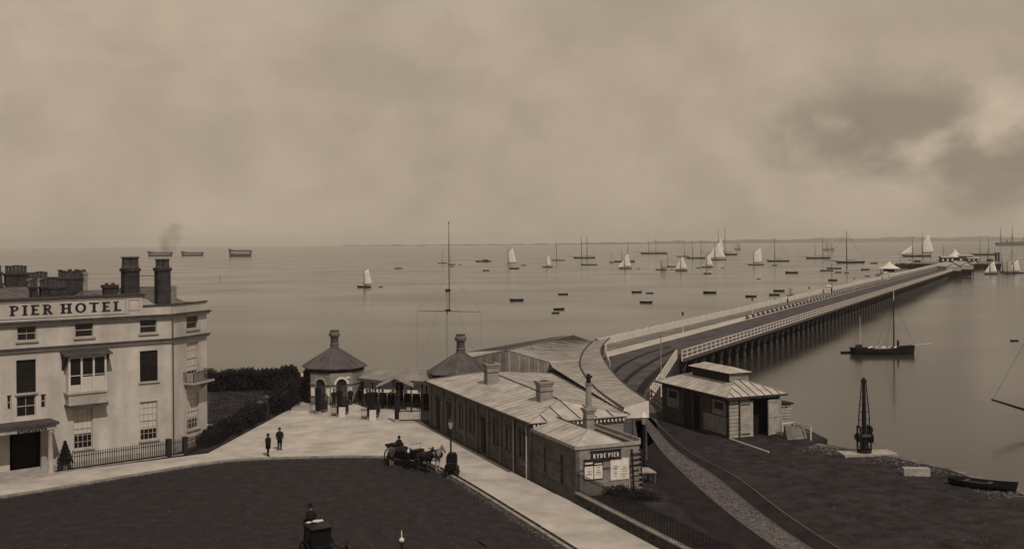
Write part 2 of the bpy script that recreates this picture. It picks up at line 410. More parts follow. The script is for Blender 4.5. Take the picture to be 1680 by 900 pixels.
tag(ds.build('kerb_dust', mat('pale_dust', .13, .95, .5, 3)), 'pale dust and chips gathered along the kerb', 'dust', kind='stuff')
# wheel ruts worn into the roadway
def rutline(px, wd=.16):
    pts = smooth_path([tuple(G(u,v,0).xy) for u,v in px], 8); 
    for off in (-.7,.7):
        mb = MB()
        for i in range(len(pts)-1):
            d2 = (pts[i+1]-pts[i]).normalized(); nn = Vector((-d2.y,d2.x)); a, b2 = pts[i]+nn*off, pts[i+1]+nn*off; w1 = nn*wd*(.3+.5*random.random())
            mb.face([(a.x-w1.x,a.y-w1.y,.005),(b2.x-w1.x,b2.y-w1.y,.005),(b2.x+w1.x,b2.y+w1.y,.005),(a.x+w1.x,a.y+w1.y,.005)])
        tag(mb.build('wheel_rut', mat('rut_wear', .025, .95, .5, 1.5)), kind='structure')
rutline([(20,850),(200,822),(420,800),(600,812),(700,850),(780,900)]); rutline([(-20,890),(180,860),(400,835),(560,850),(640,900)]); rutline([(640,790),(720,820),(800,880),(830,905)])
# far shore: low wooded coast
fs = MB(); pts = []
for i in range(90):
    u = 560+i*14.5; Y = 9400-900*math.sin(i*.05); p = W(u, 396, Y)
    rise = min(1, max(0, (u-850)/600)); h = 4+rise*34+8*math.sin(i*.7)*rise+5*math.sin(i*2.3)+random.random()*4
    pts.append((p.x, p.y, max(3,h)*1.0))
P = []; Fc = []
for (x,y,h) in pts: P += [(x,y,SEA-1),(x,y,SEA+h*.7),(x,y+350,SEA+h),(x,y+900,SEA-1)]
for i in range(len(pts)-1):
    for k in range(3): a = i*4+k; Fc.append((a,a+4,a+5,a+1))
o = fs.add(P, Fc).build('far_shore', shore_m); tag(o, kind='structure')
# ---------------------------------------------------------------- foliage
def leaf_mass(mb, pick, n, size):
    for i in range(n):
        p = pick(); q = Vector((random.gauss(0,1),random.gauss(0,1),random.gauss(0,.8))).normalized(); a = q.orthogonal().normalized(); c = q.cross(a)
        s2 = size*(.6+.8*random.random()); ang = random.random()*6.28
        x = a*math.cos(ang)+c*math.sin(ang); y = q.cross(x)
        mb.face([p-x*s2, p-y*s2*.5, p+x*s2, p+y*s2*.5])
def hedge(name, label, pts, wd, h0, h1, n, size, group=None, lump=.35):
    pts = [Vector(p) for p in pts]; base = pts[0]
    t0 = thing(name, label, 'hedge', (base.x,base.y,.04), 0, group)
    seg = [(pts[i+1]-pts[i]).length for i in range(len(pts)-1)]; tot = sum(seg)
    ph = [random.random()*6 for _ in range(5)]
    def top(x): return (h0+(h1-h0)*x/tot)*min(1,.6+.4*(max(0,min(x,tot-x))/.7)**.6)+lump*(.5*math.sin(x*1.1+ph[0])+.35*math.sin(x*2.7+ph[1])+.25*math.sin(x*5.3+ph[2])+.5*math.sin(x*11.7+ph[3])+.45*math.sin(x*23+ph[4]))
    def at(x):
        for i, l in enumerate(seg):
            if x <= l or i == len(seg)-1:
                d2 = (pts[i+1]-pts[i]).normalized(); return pts[i]+d2*x, Vector((-d2.y,d2.x))
            x -= l
    def pick():
        x = random.random()*tot; p, nn = at(x); h = top(x); z = (random.random()**.6)*h; e = random.choice((-1,1))*(random.random()**.45)
        k = wd*.5*(1.0-.35*(z/h)**3)*(1+.25*math.sin(x*2+ph[3]+z))
        if random.random() < .3: z = h*(.88+.25*random.random()**2); e = random.uniform(-1,1)
        q = p+nn*e*k; return Vector((q.x-base.x,q.y-base.y,z))
    mb = MB(); leaf_mass(mb, pick, n, size); mb.build('foliage', leafm, t0)
    st = MB()
    x = .3
    while x < tot:
        p, nn = at(x); h = top(x)*.85
        st.tube([(p.x-base.x,p.y-base.y,0),(p.x-base.x+random.uniform(-.1,.1),p.y-base.y,h*.5),(p.x-base.x+random.uniform(-.25,.25),p.y-base.y,h)], [.05,.035,.012], 5); x += .7
    st.build('stem', darkwood, t0, kind='stuff'); return t0
hedge('garden_hedge', 'tall dark ragged hedge closing the hotel lawn towards the sea', [G(330,641).xy, G(412,640).xy, G(492,638).xy], 2.7, 1.85, 2.25, 17000, .13, lump=.2)
hedge('roadside_hedge', 'low dark hedge running along the forecourt pavement from the hotel', [G(343,735).xy+Vector((-.6,.6)), G(410,703).xy+Vector((-.6,.3)), G(436,686).xy+Vector((-.5,.3))], 1.5, 1.1, 1.5, 9000, .10, lump=.15)
hedge('roadside_hedge', 'dense dark shrubbery between lawn and toll kiosk railings', [G(447,684).xy+Vector((-.4,.6)), G(472,670).xy+Vector((-.3,.8)), G(497,655).xy+Vector((-.5,.5))], 2.2, 1.6, 2.3, 9000, .10, lump=.25)
# ---------------------------------------------------------------- letters
GL = {
'P': (.78, [('r',.12,0,.34,1),('a',.34,.73,.36,.27,-90,90,.17)]),
'I': (.46, [('r',.12,0,.34,1)]),
'E': (.74, [('r',.12,0,.34,1),('r',.34,0,.68,.14),('r',.34,.86,.68,1),('r',.34,.44,.56,.57)]),
'R': (.82, [('r',.12,0,.34,1),('a',.34,.74,.34,.26,-90,90,.16),('l',.42,.50,.68,0,.2)]),
'H': (.92, [('r',.12,0,.34,1),('r',.58,0,.80,1),('r',.34,.44,.58,.57)]),
'O': (.92, [('a',.46,.5,.42,.51,0,360,.2)]),
'T': (.80, [('r',.29,0,.51,1),('r',.03,.86,.77,1)]),
'L': (.70, [('r',.12,0,.34,1),('r',.34,0,.66,.14)]),
'Y': (.86, [('r',.32,0,.54,.5),('l',.12,1,.43,.46,.2),('l',.74,1,.43,.46,.2)]),
'D': (.86, [('r',.12,0,.34,1),('a',.34,.5,.44,.5,-90,90,.19)]),
}
SER = {'P':[(.03,.44,0),(.03,.3,1)],'I':[(.02,.44,0),(.02,.44,1)],'E':[(.03,.3,0),(.03,.3,1)],'R':[(.03,.42,0),(.03,.3,1),(.6,.82,0)],
       'H':[(.03,.43,0),(.03,.43,1),(.49,.89,0),(.49,.89,1)],'T':[(.2,.6,0)],'L':[(.03,.3,0),(.03,.44,1)]}
def letters(text, x0, z0, h, y, parent, m, gap=.12, wordgap=.5, serif=True, depth=.03, width=None):
    tot = sum((GL[c][0]+gap if c != ' ' else wordgap) for c in text)-gap
    kx = (width/tot) if width else h; x = x0
    for c in text:
        if c == ' ': x += wordgap*kx; continue
        wd, S = GL[c]; mb = MB(); e = 0
        def dy():
            nonlocal e; e += .0008; return y-depth-e
        for s2 in S:
            if s2[0] == 'r': mb.plate([(x+s2[1]*kx,z0+s2[2]*h),(x+s2[3]*kx,z0+s2[2]*h),(x+s2[3]*kx,z0+s2[4]*h),(x+s2[1]*kx,z0+s2[4]*h)], dy(), y)
            elif s2[0] == 'l':
                _, ax, az, bx, bz, th = s2; mb.plate([(x+(ax-th/2)*kx,z0+az*h),(x+(ax+th/2)*kx,z0+az*h),(x+(bx+th/2)*kx,z0+bz*h),(x+(bx-th/2)*kx,z0+bz*h)], dy(), y)
            else:
                _, cx, cz, rx, rz, a0, a1, th = s2; n = 14; o = []; inn = []
                for k in range(n+1):
                    q = R(a0+(a1-a0)*k/n)
                    o.append((x+(cx+rx*math.cos(q))*kx, z0+(cz+rz*math.sin(q))*h)); inn.append((x+(cx+(rx-th)*math.cos(q))*kx, z0+(cz+(rz-th*.7)*math.sin(q))*h))
                yy = dy()
                for k in range(n): mb.plate([o[k],o[k+1],inn[k+1],inn[k]], yy, y)
        if serif:
            for (a, b2, top) in SER.get(c, []):
                zz = (1-.1 if top else 0); mb.plate([(x+a*kx,z0+zz*h),(x+b2*kx,z0+zz*h),(x+b2*kx,z0+(zz+.1)*h),(x+a*kx,z0+(zz+.1)*h)], dy(), y)
        mb.build('letter', m, parent); x += (wd+gap)*kx
# ---------------------------------------------------------------- wall with openings
def wall(mb, x0, x1, z0, z1, ops, y0, y1):
    xs = sorted({x0,x1}|{o[0] for o in ops}|{o[1] for o in ops}); xs = [x for x in xs if x0 <= x <= x1]
    for i in range(len(xs)-1):
        a, b2 = xs[i], xs[i+1]; m = (a+b2)/2; hs = sorted([(o[2],o[3]) for o in ops if o[0] < m < o[1]]); z = z0
        for (p, q) in hs:
            if p > z+1e-4: mb.box(a,y0,z,b2,y1,p)
            z = max(z,q)
        if z < z1-1e-4: mb.box(a,y0,z,b2,y1,z1)
def sash(parent, M, x0, x1, z0, z1, y, bars=(3,4), blind=None, sill=True, blind_from_top=True, framemat=None, name='window'):
    """window part with frame, glass, bars, sill, blind as sub-parts; y = outer wall face"""
    fm = framemat or stucco_trim
    g2 = MB(M).box(x0,y+.17,z0,x1,y+.19,z1).build(name, gl, parent)
    mb = MB(M); t2 = .07
    mb.box(x0,y+.10,z0,x0+t2,y+.168,z1); mb.box(x1-t2,y+.10,z0,x1,y+.168,z1); mb.box(x0+t2,y+.10,z0,x1-t2,y+.168,z0+t2); mb.box(x0+t2,y+.10,z1-t2,x1-t2,y+.168,z1)
    mb.box(x0+t2,y+.11,(z0+z1)/2-.03,x1-t2,y+.168,(z0+z1)/2+.03)
    mb.build('frame', fm, g2)
    if bars:
        mb = MB(M)
        for k in range(1,bars[0]): x = x0+(x1-x0)*k/bars[0]; mb.box(x-.018,y+.13,z0+t2,x+.018,y+.166,z1-t2)
        for k in range(1,bars[1]):
            z = z0+(z1-z0)*k/bars[1]
            if abs(z-(z0+z1)/2) > .05: mb.box(x0+t2,y+.132,z-.018,x1-t2,y+.165,z+.018)
        mb.build('glazing_bar', fm, g2)
    if blind: MB(M).box(x0+t2*.6,y+.160,z1-(z1-z0)*blind,x1-t2*.6,y+.169,z1-.05).build('blind', blindm, g2)
    if sill: MB(M).box(x0-.12,y-.12,z0-.13,x1+.12,y+.10,z0-.005).build('sill', stucco_trim, g2)
    return g2
# ---------------------------------------------------------------- hotel
d1 = Vector((.755,.656)).normalized(); nIn = Vector((-d1.y,d1.x))
fp = G(289,749.5).xy+nIn*1.5
n3 = Vector((nIn.x,nIn.y,0))
def hx(u, v, off=0):
    p = onplane(u, v, (fp.x+nIn.x*off, fp.y+nIn.y*off, 0), n3); q = p.xy-F0; return q.dot(d1), p.z
F0 = Vector((0,0)); x_, z_ = hx(281, 600)
F0 = fp+d1*(x_-fp.dot(d1)); 
hotel = thing('hotel', 'pale stuccoed three-storey hotel with PIER HOTEL lettered along its parapet', 'hotel', (F0.x,F0.y,0), math.atan2(d1.y,d1.x))
def hb(u0,v0,u1,v1,off=0):
    um, vm = (u0+u1)/2, (v0+v1)/2
    a = hx(u0,vm,off)[0]; b2 = hx(u1,vm,off)[0]; zt = hx(um,v0,off)[1]; zb = hx(um,v1,off)[1]; return [a,b2,zb,zt]
XL = hx(10,600)[0]-9.0
ZC1, ZC2, ZP = 9.05, 10.95, 11.75
attic = [hb(28,534.7,60,558.7), hb(123,530,153.4,553.4), hb(229.5,525,257.5,549.4)]
for o in attic: o[2], o[3] = 9.66, 10.72
first = [hb(26.7,589,59,639.6), hb(229.5,576,259,627)]
for o in first: o[2], o[3] = 5.9, 8.3
ground = [hb(121,671,152,735), hb(230,660,258.6,722.6)]
for o in ground: o[2], o[3] = 1.35, 4.35
over = [hb(27,648.5,59,683), hb(67,646,75.5,669), hb(11.5,648,19,672)]
over[0][2] = max(over[0][2], 3.9)
door = hb(16,708,72,776); door[2] = .12; door[3] = 3.2
oriel = hb(105,576,170,652); oriel_in = [oriel[0]+.5, oriel[1]-.5, 5.9, 8.4]
extra = [[XL+1,XL+2.4,5.9,8.3],[XL+1,XL+2.4,9.66,10.72],[XL+1,XL+2.4,1.35,4.35],[XL+4.2,XL+5.6,5.9,8.3],[XL+4.2,XL+5.6,9.66,10.72]]
mb = MB(); wall(mb, XL, 0, 0, ZP, attic+first+ground+over+[door,oriel_in]+extra, 0, .35)
mb.build('wall', stucco, hotel)
# bowed corner facet
FA = R(31.8); FM = Matrix.Rotation(FA, 4, 'Z'); FL = 5.6
def fx(u):   # distance along the facet
    c, s2 = math.cos(hotel.rotation_euler.z+FA), math.sin(hotel.rotation_euler.z+FA); dd = Vector((c,s2)); nn = Vector((-s2,c,0))
    p = onplane(u, 600, (F0.x,F0.y,0), nn); return (p.xy-F0).dot(dd)
fa, fb = fx(306.5), fx(325.5)
FL = fx(339.5)
fo = [[fa,fb,9.66,10.72],[fa,fb,6.0,8.55],[fa,fb,1.5,4.4]]
mb = MB(FM); wall(mb, 0, FL, 0, ZP, fo, 0, .35)
mb.build('corner_wall', stucco, hotel)
e2 = FM @ Vector((FL,0,0))
MBk = MB(); MBk.prism([(e2.x,e2.y),(e2.x-.35,e2.y+.1),(2.4,15),(2.8,15)], 0, ZP).prism([(XL,.351),(XL+.35,.351),(XL+.35,15),(XL,15)],0,ZP).prism([(XL+.35,14.6),(2.4,14.6),(2.4,14.95),(XL+.35,14.95)],0,ZP).build('rear_wall', stucco, hotel)
MB().prism([(XL+.36,.36),(-.1,.36),(e2.x-.4,e2.y+.2),(2.3,14.5),(XL+.36,14.5)], 10.6, 10.9).build('flat_roof', lead, hotel)
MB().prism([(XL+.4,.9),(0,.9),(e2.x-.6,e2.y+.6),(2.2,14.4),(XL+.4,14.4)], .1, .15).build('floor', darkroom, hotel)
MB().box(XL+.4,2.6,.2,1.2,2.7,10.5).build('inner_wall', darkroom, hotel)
# cornices that follow facade and facet, mitred
def course(name, z0, z1, out, m, ext=.0):
    mm = MB(); mm.prism([(XL,-out),(out*math.tan(FA/2),-out),(0,-.002),(XL,-.002)], z0, z1)
    c, s2 = math.cos(FA), math.sin(FA); ex = FL+out*.6
    mm2 = MB(); a = (out*math.tan(FA/2),-out); b2 = (c*ex+s2*out, s2*ex-c*out); cc2 = (c*ex+s2*.002, s2*ex-c*.002)
    mm2.prism([a,b2,cc2,(0,-.002)], z0, z1)
    o = mm.build(name, m, hotel); mm2.build(name, m, hotel)
course('cornice', ZC2-.02, ZC2+.12, .34, cornice_m); course('cornice', ZC2-.18, ZC2-.021, .22, stucco_trim)
course('string_course', ZC1-.02, ZC1+.10, .28, cornice_m); course('string_course', ZC1-.17, ZC1-.021, .18, stucco_trim)
course('parapet_coping', ZP+.003, ZP+.11, .09, cornice_m)
course('plinth', .0, .45, .06, stucco_trim)
# the lettered raised parapet
sg = hb(-40,490,233,525); S0, S1 = XL+.1, hb(0,490,233,520)[1]
MB().box(S0,-.10,ZC2+.125,S1,.30,12.62).build('sign_parapet', stucco, hotel)
MB().box(S0,-.26,12.623,S1+.22,.34,12.76).build('sign_coping', cornice_m, hotel)
lt0 = hb(14,498,200,514); frame_l, frame_r = S0+.5, hb(0,495,205,515)[1]
mbf = MB(); zb, zt = 11.32, 12.42
for (a,b2,c,d2) in [(frame_l,frame_r,zt,zt+.05),(frame_l,frame_r,zb-.05,zb),(frame_l-.05,frame_l,zb-.05,zt+.05),(frame_r,frame_r+.05,zb-.05,zt+.05)]: mbf.box(a,-.14,c,b2,-.101,d2)
pl0, pl1 = hb(211,495,227,512)[0], hb(211,495,227,512)[1]
for (a,b2,c,d2) in [(pl0,pl1,12.3,12.35),(pl0,pl1,11.5,11.55),(pl0-.05,pl0,11.5,12.35),(pl1,pl1+.05,11.5,12.35)]: mbf.box(a,-.14,c,b2,-.101,d2)
mbf.build('panel_moulding', stucco_trim, hotel)
lz0 = 11.52; LH = .72
letters('PIER', hx(14,506)[0], lz0, LH, -.102, hotel, letter_m, gap=.16, width=hx(86,504)[0]-hx(14,506)[0])
letters('HOTEL', hx(97.5,504)[0], lz0, LH, -.102, hotel, letter_m, gap=.16, width=hx(199,500)[0]-hx(97.5,504)[0])
# curved ramp from sign parapet down to plain parapet
rp = MB().plate([(S1+.001,ZP+.112)]+[(S1+.001+1.2*k/7, ZP+.113+.86*(1-math.sin(math.pi/2*k/7))) for k in range(8)], -.05, .28)
rp.build('parapet_ramp', stucco_trim, hotel)
I4 = None
for i, o in enumerate(attic+[extra[1],extra[4]]): sash(hotel, None, *o, 0, bars=None if i else (2,2))
for o in first+[extra[0],extra[3]]: sash(hotel, None, *o, 0, bars=(2,4), framemat=darkwood)
sash(hotel, None, *ground[0], 0, bars=(4,6), blind=.63); sash(hotel, None, *ground[1], 0, bars=(4,6), blind=.72); sash(hotel, None, *extra[2], 0, bars=(4,6), blind=.5)
for o in over: sash(hotel, None, *o, 0, bars=(2,1) if o is over[0] else None, sill=False)
sash(hotel, FM, *fo[0], 0, bars=None); sash(hotel, FM, *fo[1], 0, bars=(4,4), sill=False, blind=.9); sash(hotel, FM, *fo[2], 0, bars=(4,6), blind=.72)
# oriel window on brackets
ox0, ox1 = oriel[0]+.05, oriel[1]-.05
orl = MB().box(ox0,-.85,4.75,ox1,-.002,5.55).build('oriel', stucco_trim, hotel)
MB().box(ox0-.1,-.95,5.552,ox1+.1,-.002,5.68).build('oriel_sill', stucco_trim, orl)
MB().box(ox0-.06,-.9,4.62,ox1+.06,-.002,4.748).build('oriel_base', cornice_m, orl)
f2 = MB(); nb = 3
for k in range(nb+1):
    x = ox0+.08+(ox1-ox0-.16)*k/nb; f2.box(x-.07,-.82,5.682,x+.07,-.72,8.2)
for x in (ox0+.05,ox1-.15): f2.box(x,-.7,5.682,x+.1,-.002,8.2)
f2.box(ox0+.02,-.84,8.201,ox1-.02,-.002,8.45); f2.build('oriel_frame', white, orl)
MB().box(ox0+.16,-.76,5.69,ox1-.16,-.75,8.19).build('oriel_glass', gl, orl)
bw_ = (ox1-ox0-.16)/nb
for k in range(nb):
    x = ox0+.08+bw_*k; MB().box(x+.08,-.775,5.69,x+bw_-.08,-.765,5.69+(.55 if k==0 else 1.1)).build('half_blind', blindm, orl)
    MB().box(x+.08,-.79,6.9,x+bw_-.08,-.766,6.95).build('meeting_rail', white, orl)
MB().slab([(ox0-.35,-1.15,8.47),(ox1+.35,-1.15,8.47),(ox1+.35,-.002,8.72),(ox0-.35,-.002,8.72)],.1).build('oriel_roof', cornice_m, orl)
for x in (ox0-.22, ox1+.10): MB().add([(x,-.002,7.3),(x,-.9,8.34),(x,-.002,8.6),(x+.12,-.002,7.3),(x+.12,-.9,8.34),(x+.12,-.002,8.6)],[(0,1,2),(5,4,3),(0,3,4,1),(1,4,5,2),(2,5,3,0)]).build('bracket', cornice_m, orl)
# balcony on the corner facet
bc0, bc1 = fa-.5, fb+.8
bal = MB(FM).box(bc0,-1.0,5.25,bc1,-.002,5.42).build('balcony', stucco_trim, hotel)
mb = MB(FM)
for k in range(23):
    x = bc0+.06+(bc1-bc0-.12)*k/22; mb.box(x-.015,-.96,5.422,x+.015,-.93,6.22)
for k in range(8):
    y = -.9+.125*k
    for x in (bc0+.05,bc1-.05): mb.box(x-.015,y-.015,5.422,x+.015,y+.015,6.22)
mb.build('baluster', iron, bal, kind='stuff')
MB(FM).box(bc0,-.98,6.222,bc1,-.91,6.27).box(bc0+.02,-.905,6.222,bc0+.08,-.01,6.27).box(bc1-.08,-.905,6.222,bc1-.02,-.01,6.27).build('handrail', iron, bal)
for x in (bc0+.3, bc1-.42): MB(FM).add([(x,-.002,4.6),(x,-.8,5.24),(x,-.002,5.24),(x+.12,-.002,4.6),(x+.12,-.8,5.24),(x+.12,-.002,5.24)],[(0,1,2),(5,4,3),(0,3,4,1),(1,4,5,2),(2,5,3,0)]).build('bracket', stucco_trim, bal)
# portico
px1 = hx(88,740,-1.7)[0]; px0 = hx(2,740,-1.7)[0]-.6
port = MB().box(px0-.1,-2.0,3.36,px1+.12,-.002,3.72).build('portico', stucco_trim, hotel)
MB().box(px0-.22,-2.15,3.722,px1+.28,-.002,3.9).build('portico_cornice', cornice_m, port)
for x in (px0+.25, px1-.22):
    MB().lathe([(.24,.12),(.24,.25),(.19,.3),(.165,3.05),(.2,3.1),(.24,3.2),(.24,3.355)],14,(x,-1.72,0)).build('column', stucco_trim, port, True)
    MB().box(x-.2,-.28,.12,x+.2,-.003,3.355).build('pilaster', stucco_trim, port)
MB().box(px0-.1,-2.05,0,px1+.15,-.002,.24).build('step', stone, port); MB().box(px0+.3,-2.35,0,px1-.3,-2.052,.19).build('step', stone, port)
orn = MB(); cxm = (px0+px1)/2+.5
for k in range(9):
    x = cxm-.9+.225*k; orn.lathe([(.02,-.12),(.11,0),(.02,.12)],8,(x,-2.08,3.53+.05*math.sin(k*2)))
orn.build('carved_crest', cornice_m, port)
MB().box(door[0]+.3,.5,.12,door[1]-.3,.56,3.0).build('entrance_door', darkroom, hotel)
MB().tube([(.12,-.09,.2),(.12,-.09,8.8)],.05,6).build('downpipe', cornice_m, hotel); MB().tube([(.12,-.09,9.2),(.12,-.09,10.7)],.05,6).build('downpipe', cornice_m, hotel)
# area railings in front
rl = MB(); x = px1+.35
while x < .2:
    rl.tube([(x,-1.5,.12),(x,-1.5,1.28)],.03,4); rl.lathe([(.05,0),(.004,.12)],4,(x,-1.5,1.28)); x += .17
c, s2 = math.cos(FA), math.sin(FA); x = 0
while x < FL+.6:
    p = (.43+c*x, -1.5+s2*x); rl.tube([(p[0],p[1],.12),(p[0],p[1],1.28)],.03,4); rl.lathe([(.05,0),(.004,.12)],4,(p[0],p[1],1.28)); x += .17
arl = thing('area_railing', 'long black spiked iron railing before the hotel ground floor', 'railing', hotel.location, hotel.rotation_euler.z)
rl.build('picket', iron, arl, kind='stuff')
e3 = (.43+c*(FL+.6), -1.5+s2*(FL+.6))
MB().tube([(px1+.3,-1.5,1.12),(.43,-1.5,1.12),(e3[0],e3[1],1.12)],.03,4).tube([(px1+.3,-1.5,.3),(.43,-1.5,.3),(e3[0],e3[1],.3)],.025,4).build('rail', iron, arl)
MB().box(px1+.25,-1.62,.121,.43,-1.38,.2).build('kerb', kerb_m, arl)
for (x,y) in ((.43,-1.5),(-.9,-1.5)): MB().box(x-.16,y-.16,.1,x+.16,y+.16,1.42).box(x-.2,y-.2,1.42,x+.2,y+.2,1.5).build('pier_post', darkwood, arl)
# shrub in a tub beside portico
def world(o, x, y, z=0):
    c, s2 = math.cos(o.rotation_euler.z), math.sin(o.rotation_euler.z); return (o.location.x+c*x-s2*y, o.location.y+s2*x+c*y, o.location.z+z)
sp_ = hx(107,760,-.8)[0]
sh = thing('potted_shrub', 'dark conical shrub in a stone tub inside the hotel railing', 'shrub', world(hotel, sp_, -.8, .12))
MB().lathe([(.22,0),(.3,.5),(.33,.55),(.28,.56)],12).build('tub', stone, sh)
mb = MB(); leaf_mass(mb, lambda: (lambda z,q,r: Vector((r*math.cos(q),r*math.sin(q),z)))(*(lambda z: (z, random.random()*6.28, (.55*(1-(z-.5)/1.6)+.05)*random.random()**.4))(.5+1.6*random.random()**1.2)), 2200, .07); mb.build('foliage', leafm, sh)
MB().tube([(0,0,.5),(0,0,1.6)],[.04,.015],5).build('stem', darkwood, sh)
# chimneys and roofs
def stack(name, px, off, depth, pots, m=brick_dark, parent=hotel, zb=10.9, ptop=None, pot_r=.16, potm=pot_m):
    u0, v0, u1 = px; a = hx(u0,v0,off)[0]; b2 = hx(u1,v0,off)[0]; zt = hx((u0+u1)/2,v0,off)[1]
    zp = hx((u0+u1)/2,ptop,off)[1] if ptop else zt+.9
    o = MB().box(a,off,zb,b2,off+depth,zt-.25).build(name, m, parent)
    MB().box(a-.08,off-.08,zt-.25,b2+.08,off+depth+.08,zt).build('stack_cap', m, o)
    for k in range(pots):
        x = a+(b2-a)*(k+.5)/pots; h = zp-zt
        MB().lathe([(pot_r*1.05,0),(pot_r*.9,h*.2),(pot_r*.85,h*.85),(pot_r*1.08,h*.88),(pot_r*1.08,h),(pot_r*.7,h)],10,(x,off+depth/2,zt)).build('chimney_pot', potm, o)
    return o
stack('chimney', (204,440,229), 2.2, .75, 2, ptop=421, pot_r=.40)
stack('chimney', (259,439,280), 2.6, .75, 2, ptop=424.5, pot_r=.33)
stack('chimney', (172,467,193), 3.2, .6, 2, ptop=464, pot_r=.16)
MB().tube([(hx(229,452,2.6)[0],2.6,hx(229,452,2.6)[1]),(hx(260,452,2.9)[0],2.9,hx(260,452,2.9)[1])],.03,5).build('stay_bar', iron, hotel)
# hipped slate roof behind the corner, pale brick upstand behind the sign
r0 = hx(236,474,4)[0]; r1 = hx(300,487,4)[0]
MB().add([(r0-5,2.4,10.9),(r1+1.6,2.4,10.9),(r1+1.8,12,10.9),(r0-5,12,10.9),(r0-4,6.5,12.9),(r1-1.6,6.5,12.9)],[(0,1,5,4),(1,2,5),(2,3,4,5),(3,0,4),(3,2,1,0)]).build('hip_roof', mat('slate_roof',.10,.7,.25,2,brick=(.3,.2,.012,.5)), hotel)
MB().box(r0-3,3.4,10.9,r1-.8,3.8,hx(245,470,3.4)[1]).build('roof_upstand', mat('brick_whitened',.19,.9,.25,1,brick=(.24,.09,.015,.5)), hotel)
back = thing('terrace_house', 'terrace house roof crowded with chimney pots behind the hotel', 'house', world(hotel, 0, 17), hotel.rotation_euler.z)
BXL = XL-4; bxr = hx(150,480,17)[0]
MB().box(BXL,0,0,bxr,9,11.2).build('wall', brick_pale, back)
MB().add([(BXL,-.3,11.2),(bxr+.3,-.3,11.2),(bxr+.3,9.3,11.2),(BXL,9.3,11.2),(BXL,4.5,13.2),(bxr-1,4.5,13.2)],[(0,1,5,4),(1,2,5),(2,3,4,5),(3,0,4),(3,2,1,0)]).build('roof', MATS['slate_roof'], back)
def bstack(u0,u1,vt,vp,off,pots,m,pm=pot_m,r=.15,zb=11.2,depth=.7):
    a = hx(u0,vt,17+off)[0]; b2 = hx(u1,vt,17+off)[0]; zt = hx((u0+u1)/2,vt,17+off)[1]; zp = hx((u0+u1)/2,vp,17+off)[1]
    o = MB().box(a,off,zb,b2,off+depth,zt-.2).build('chimney', m, back); MB().box(a-.07,off-.07,zt-.2,b2+.07,off+depth+.07,zt).build('stack_cap', m, o)
    for k in range(pots):
        x = a+(b2-a)*(k+.5)/pots; h = (zp-zt)*random.uniform(.85,1.1)
        MB().lathe([(r,0),(r*.85,h*.2),(r*.8,h*.85),(r*1.05,h*.88),(r*1.05,h),(r*.6,h)],9,(x,off+depth/2,zt)).build('chimney_pot', pm, o)
bstack(98,136,455,442.5,1.5,7,brick_dark,r=.2); bstack(136,144,446,441.5,1.6,1,brick_pale,r=.2)
bstack(81,109,470,455,.6,4,brick_dark,r=.28)
bstack(48,80,457,445,2.4,5,brick_pale,r=.19); bstack(52,62,470,457,.3,2,brick_dark,r=.2); bstack(68,80,470,457,.3,2,brick_dark,r=.2)
bstack(10,46,448,435,3.6,6,brick_dark,r=.17); bstack(-22,4,446,434,3.4,4,brick_dark,r=.17)
smk = MB(); sx0, sz0 = hx(270,424,3)[0], hx(270,424,3)[1]
prof = [(.25,0),(.5,.6),(.8,1.3),(1.1,2.1),(1.2,2.9),(.7,3.6)]
P = []; Fc = []
for i,(r,z) in enumerate(prof):
    for k in range(12): q = 2*math.pi*k/12; P.append((r*math.cos(q)*(1+.2*math.sin(3*q+i))+.28*z, r*math.sin(q), z*.8))
for i in range(len(prof)-1):
    for k in range(12): a = i*12+k; b2 = i*12+(k+1)%12; Fc.append((a,b2,b2+12,a+12))
Fc += [tuple(range(11,-1,-1)), tuple(range(60,72))]
so_ = smk.add(P, Fc).build('chimney_smoke', stucco); so_.location = world(hotel, sx0, 3, sz0); so_.data.materials.clear()
vm = bpy.data.materials.new('smoke'); vm.use_nodes = True; vt = vm.node_tree; vt.nodes.remove(vt.nodes['Principled BSDF'])
pv = vt.nodes.new('ShaderNodeVolumePrincipled'); pv.inputs['Color'].default_value = (.25,.22,.2,1)
vn = vt.nodes.new('ShaderNodeTexNoise'); vn.inputs['Scale'].default_value = 1.6; vr = vt.nodes.new('ShaderNodeMapRange')
vt.links.new(vn.outputs[0], vr.inputs[0])
for i,q in enumerate((.42,.75,0,.45)): vr.inputs[i+1].default_value = q
vt.links.new(vr.outputs[0], pv.inputs['Density']); vt.links.new(pv.outputs[0], vt.nodes['Material Output'].inputs['Volume'])
so_.data.materials.append(vm); tag(so_, 'faint grey smoke rising from the hotel chimney pots', 'smoke', kind='stuff')
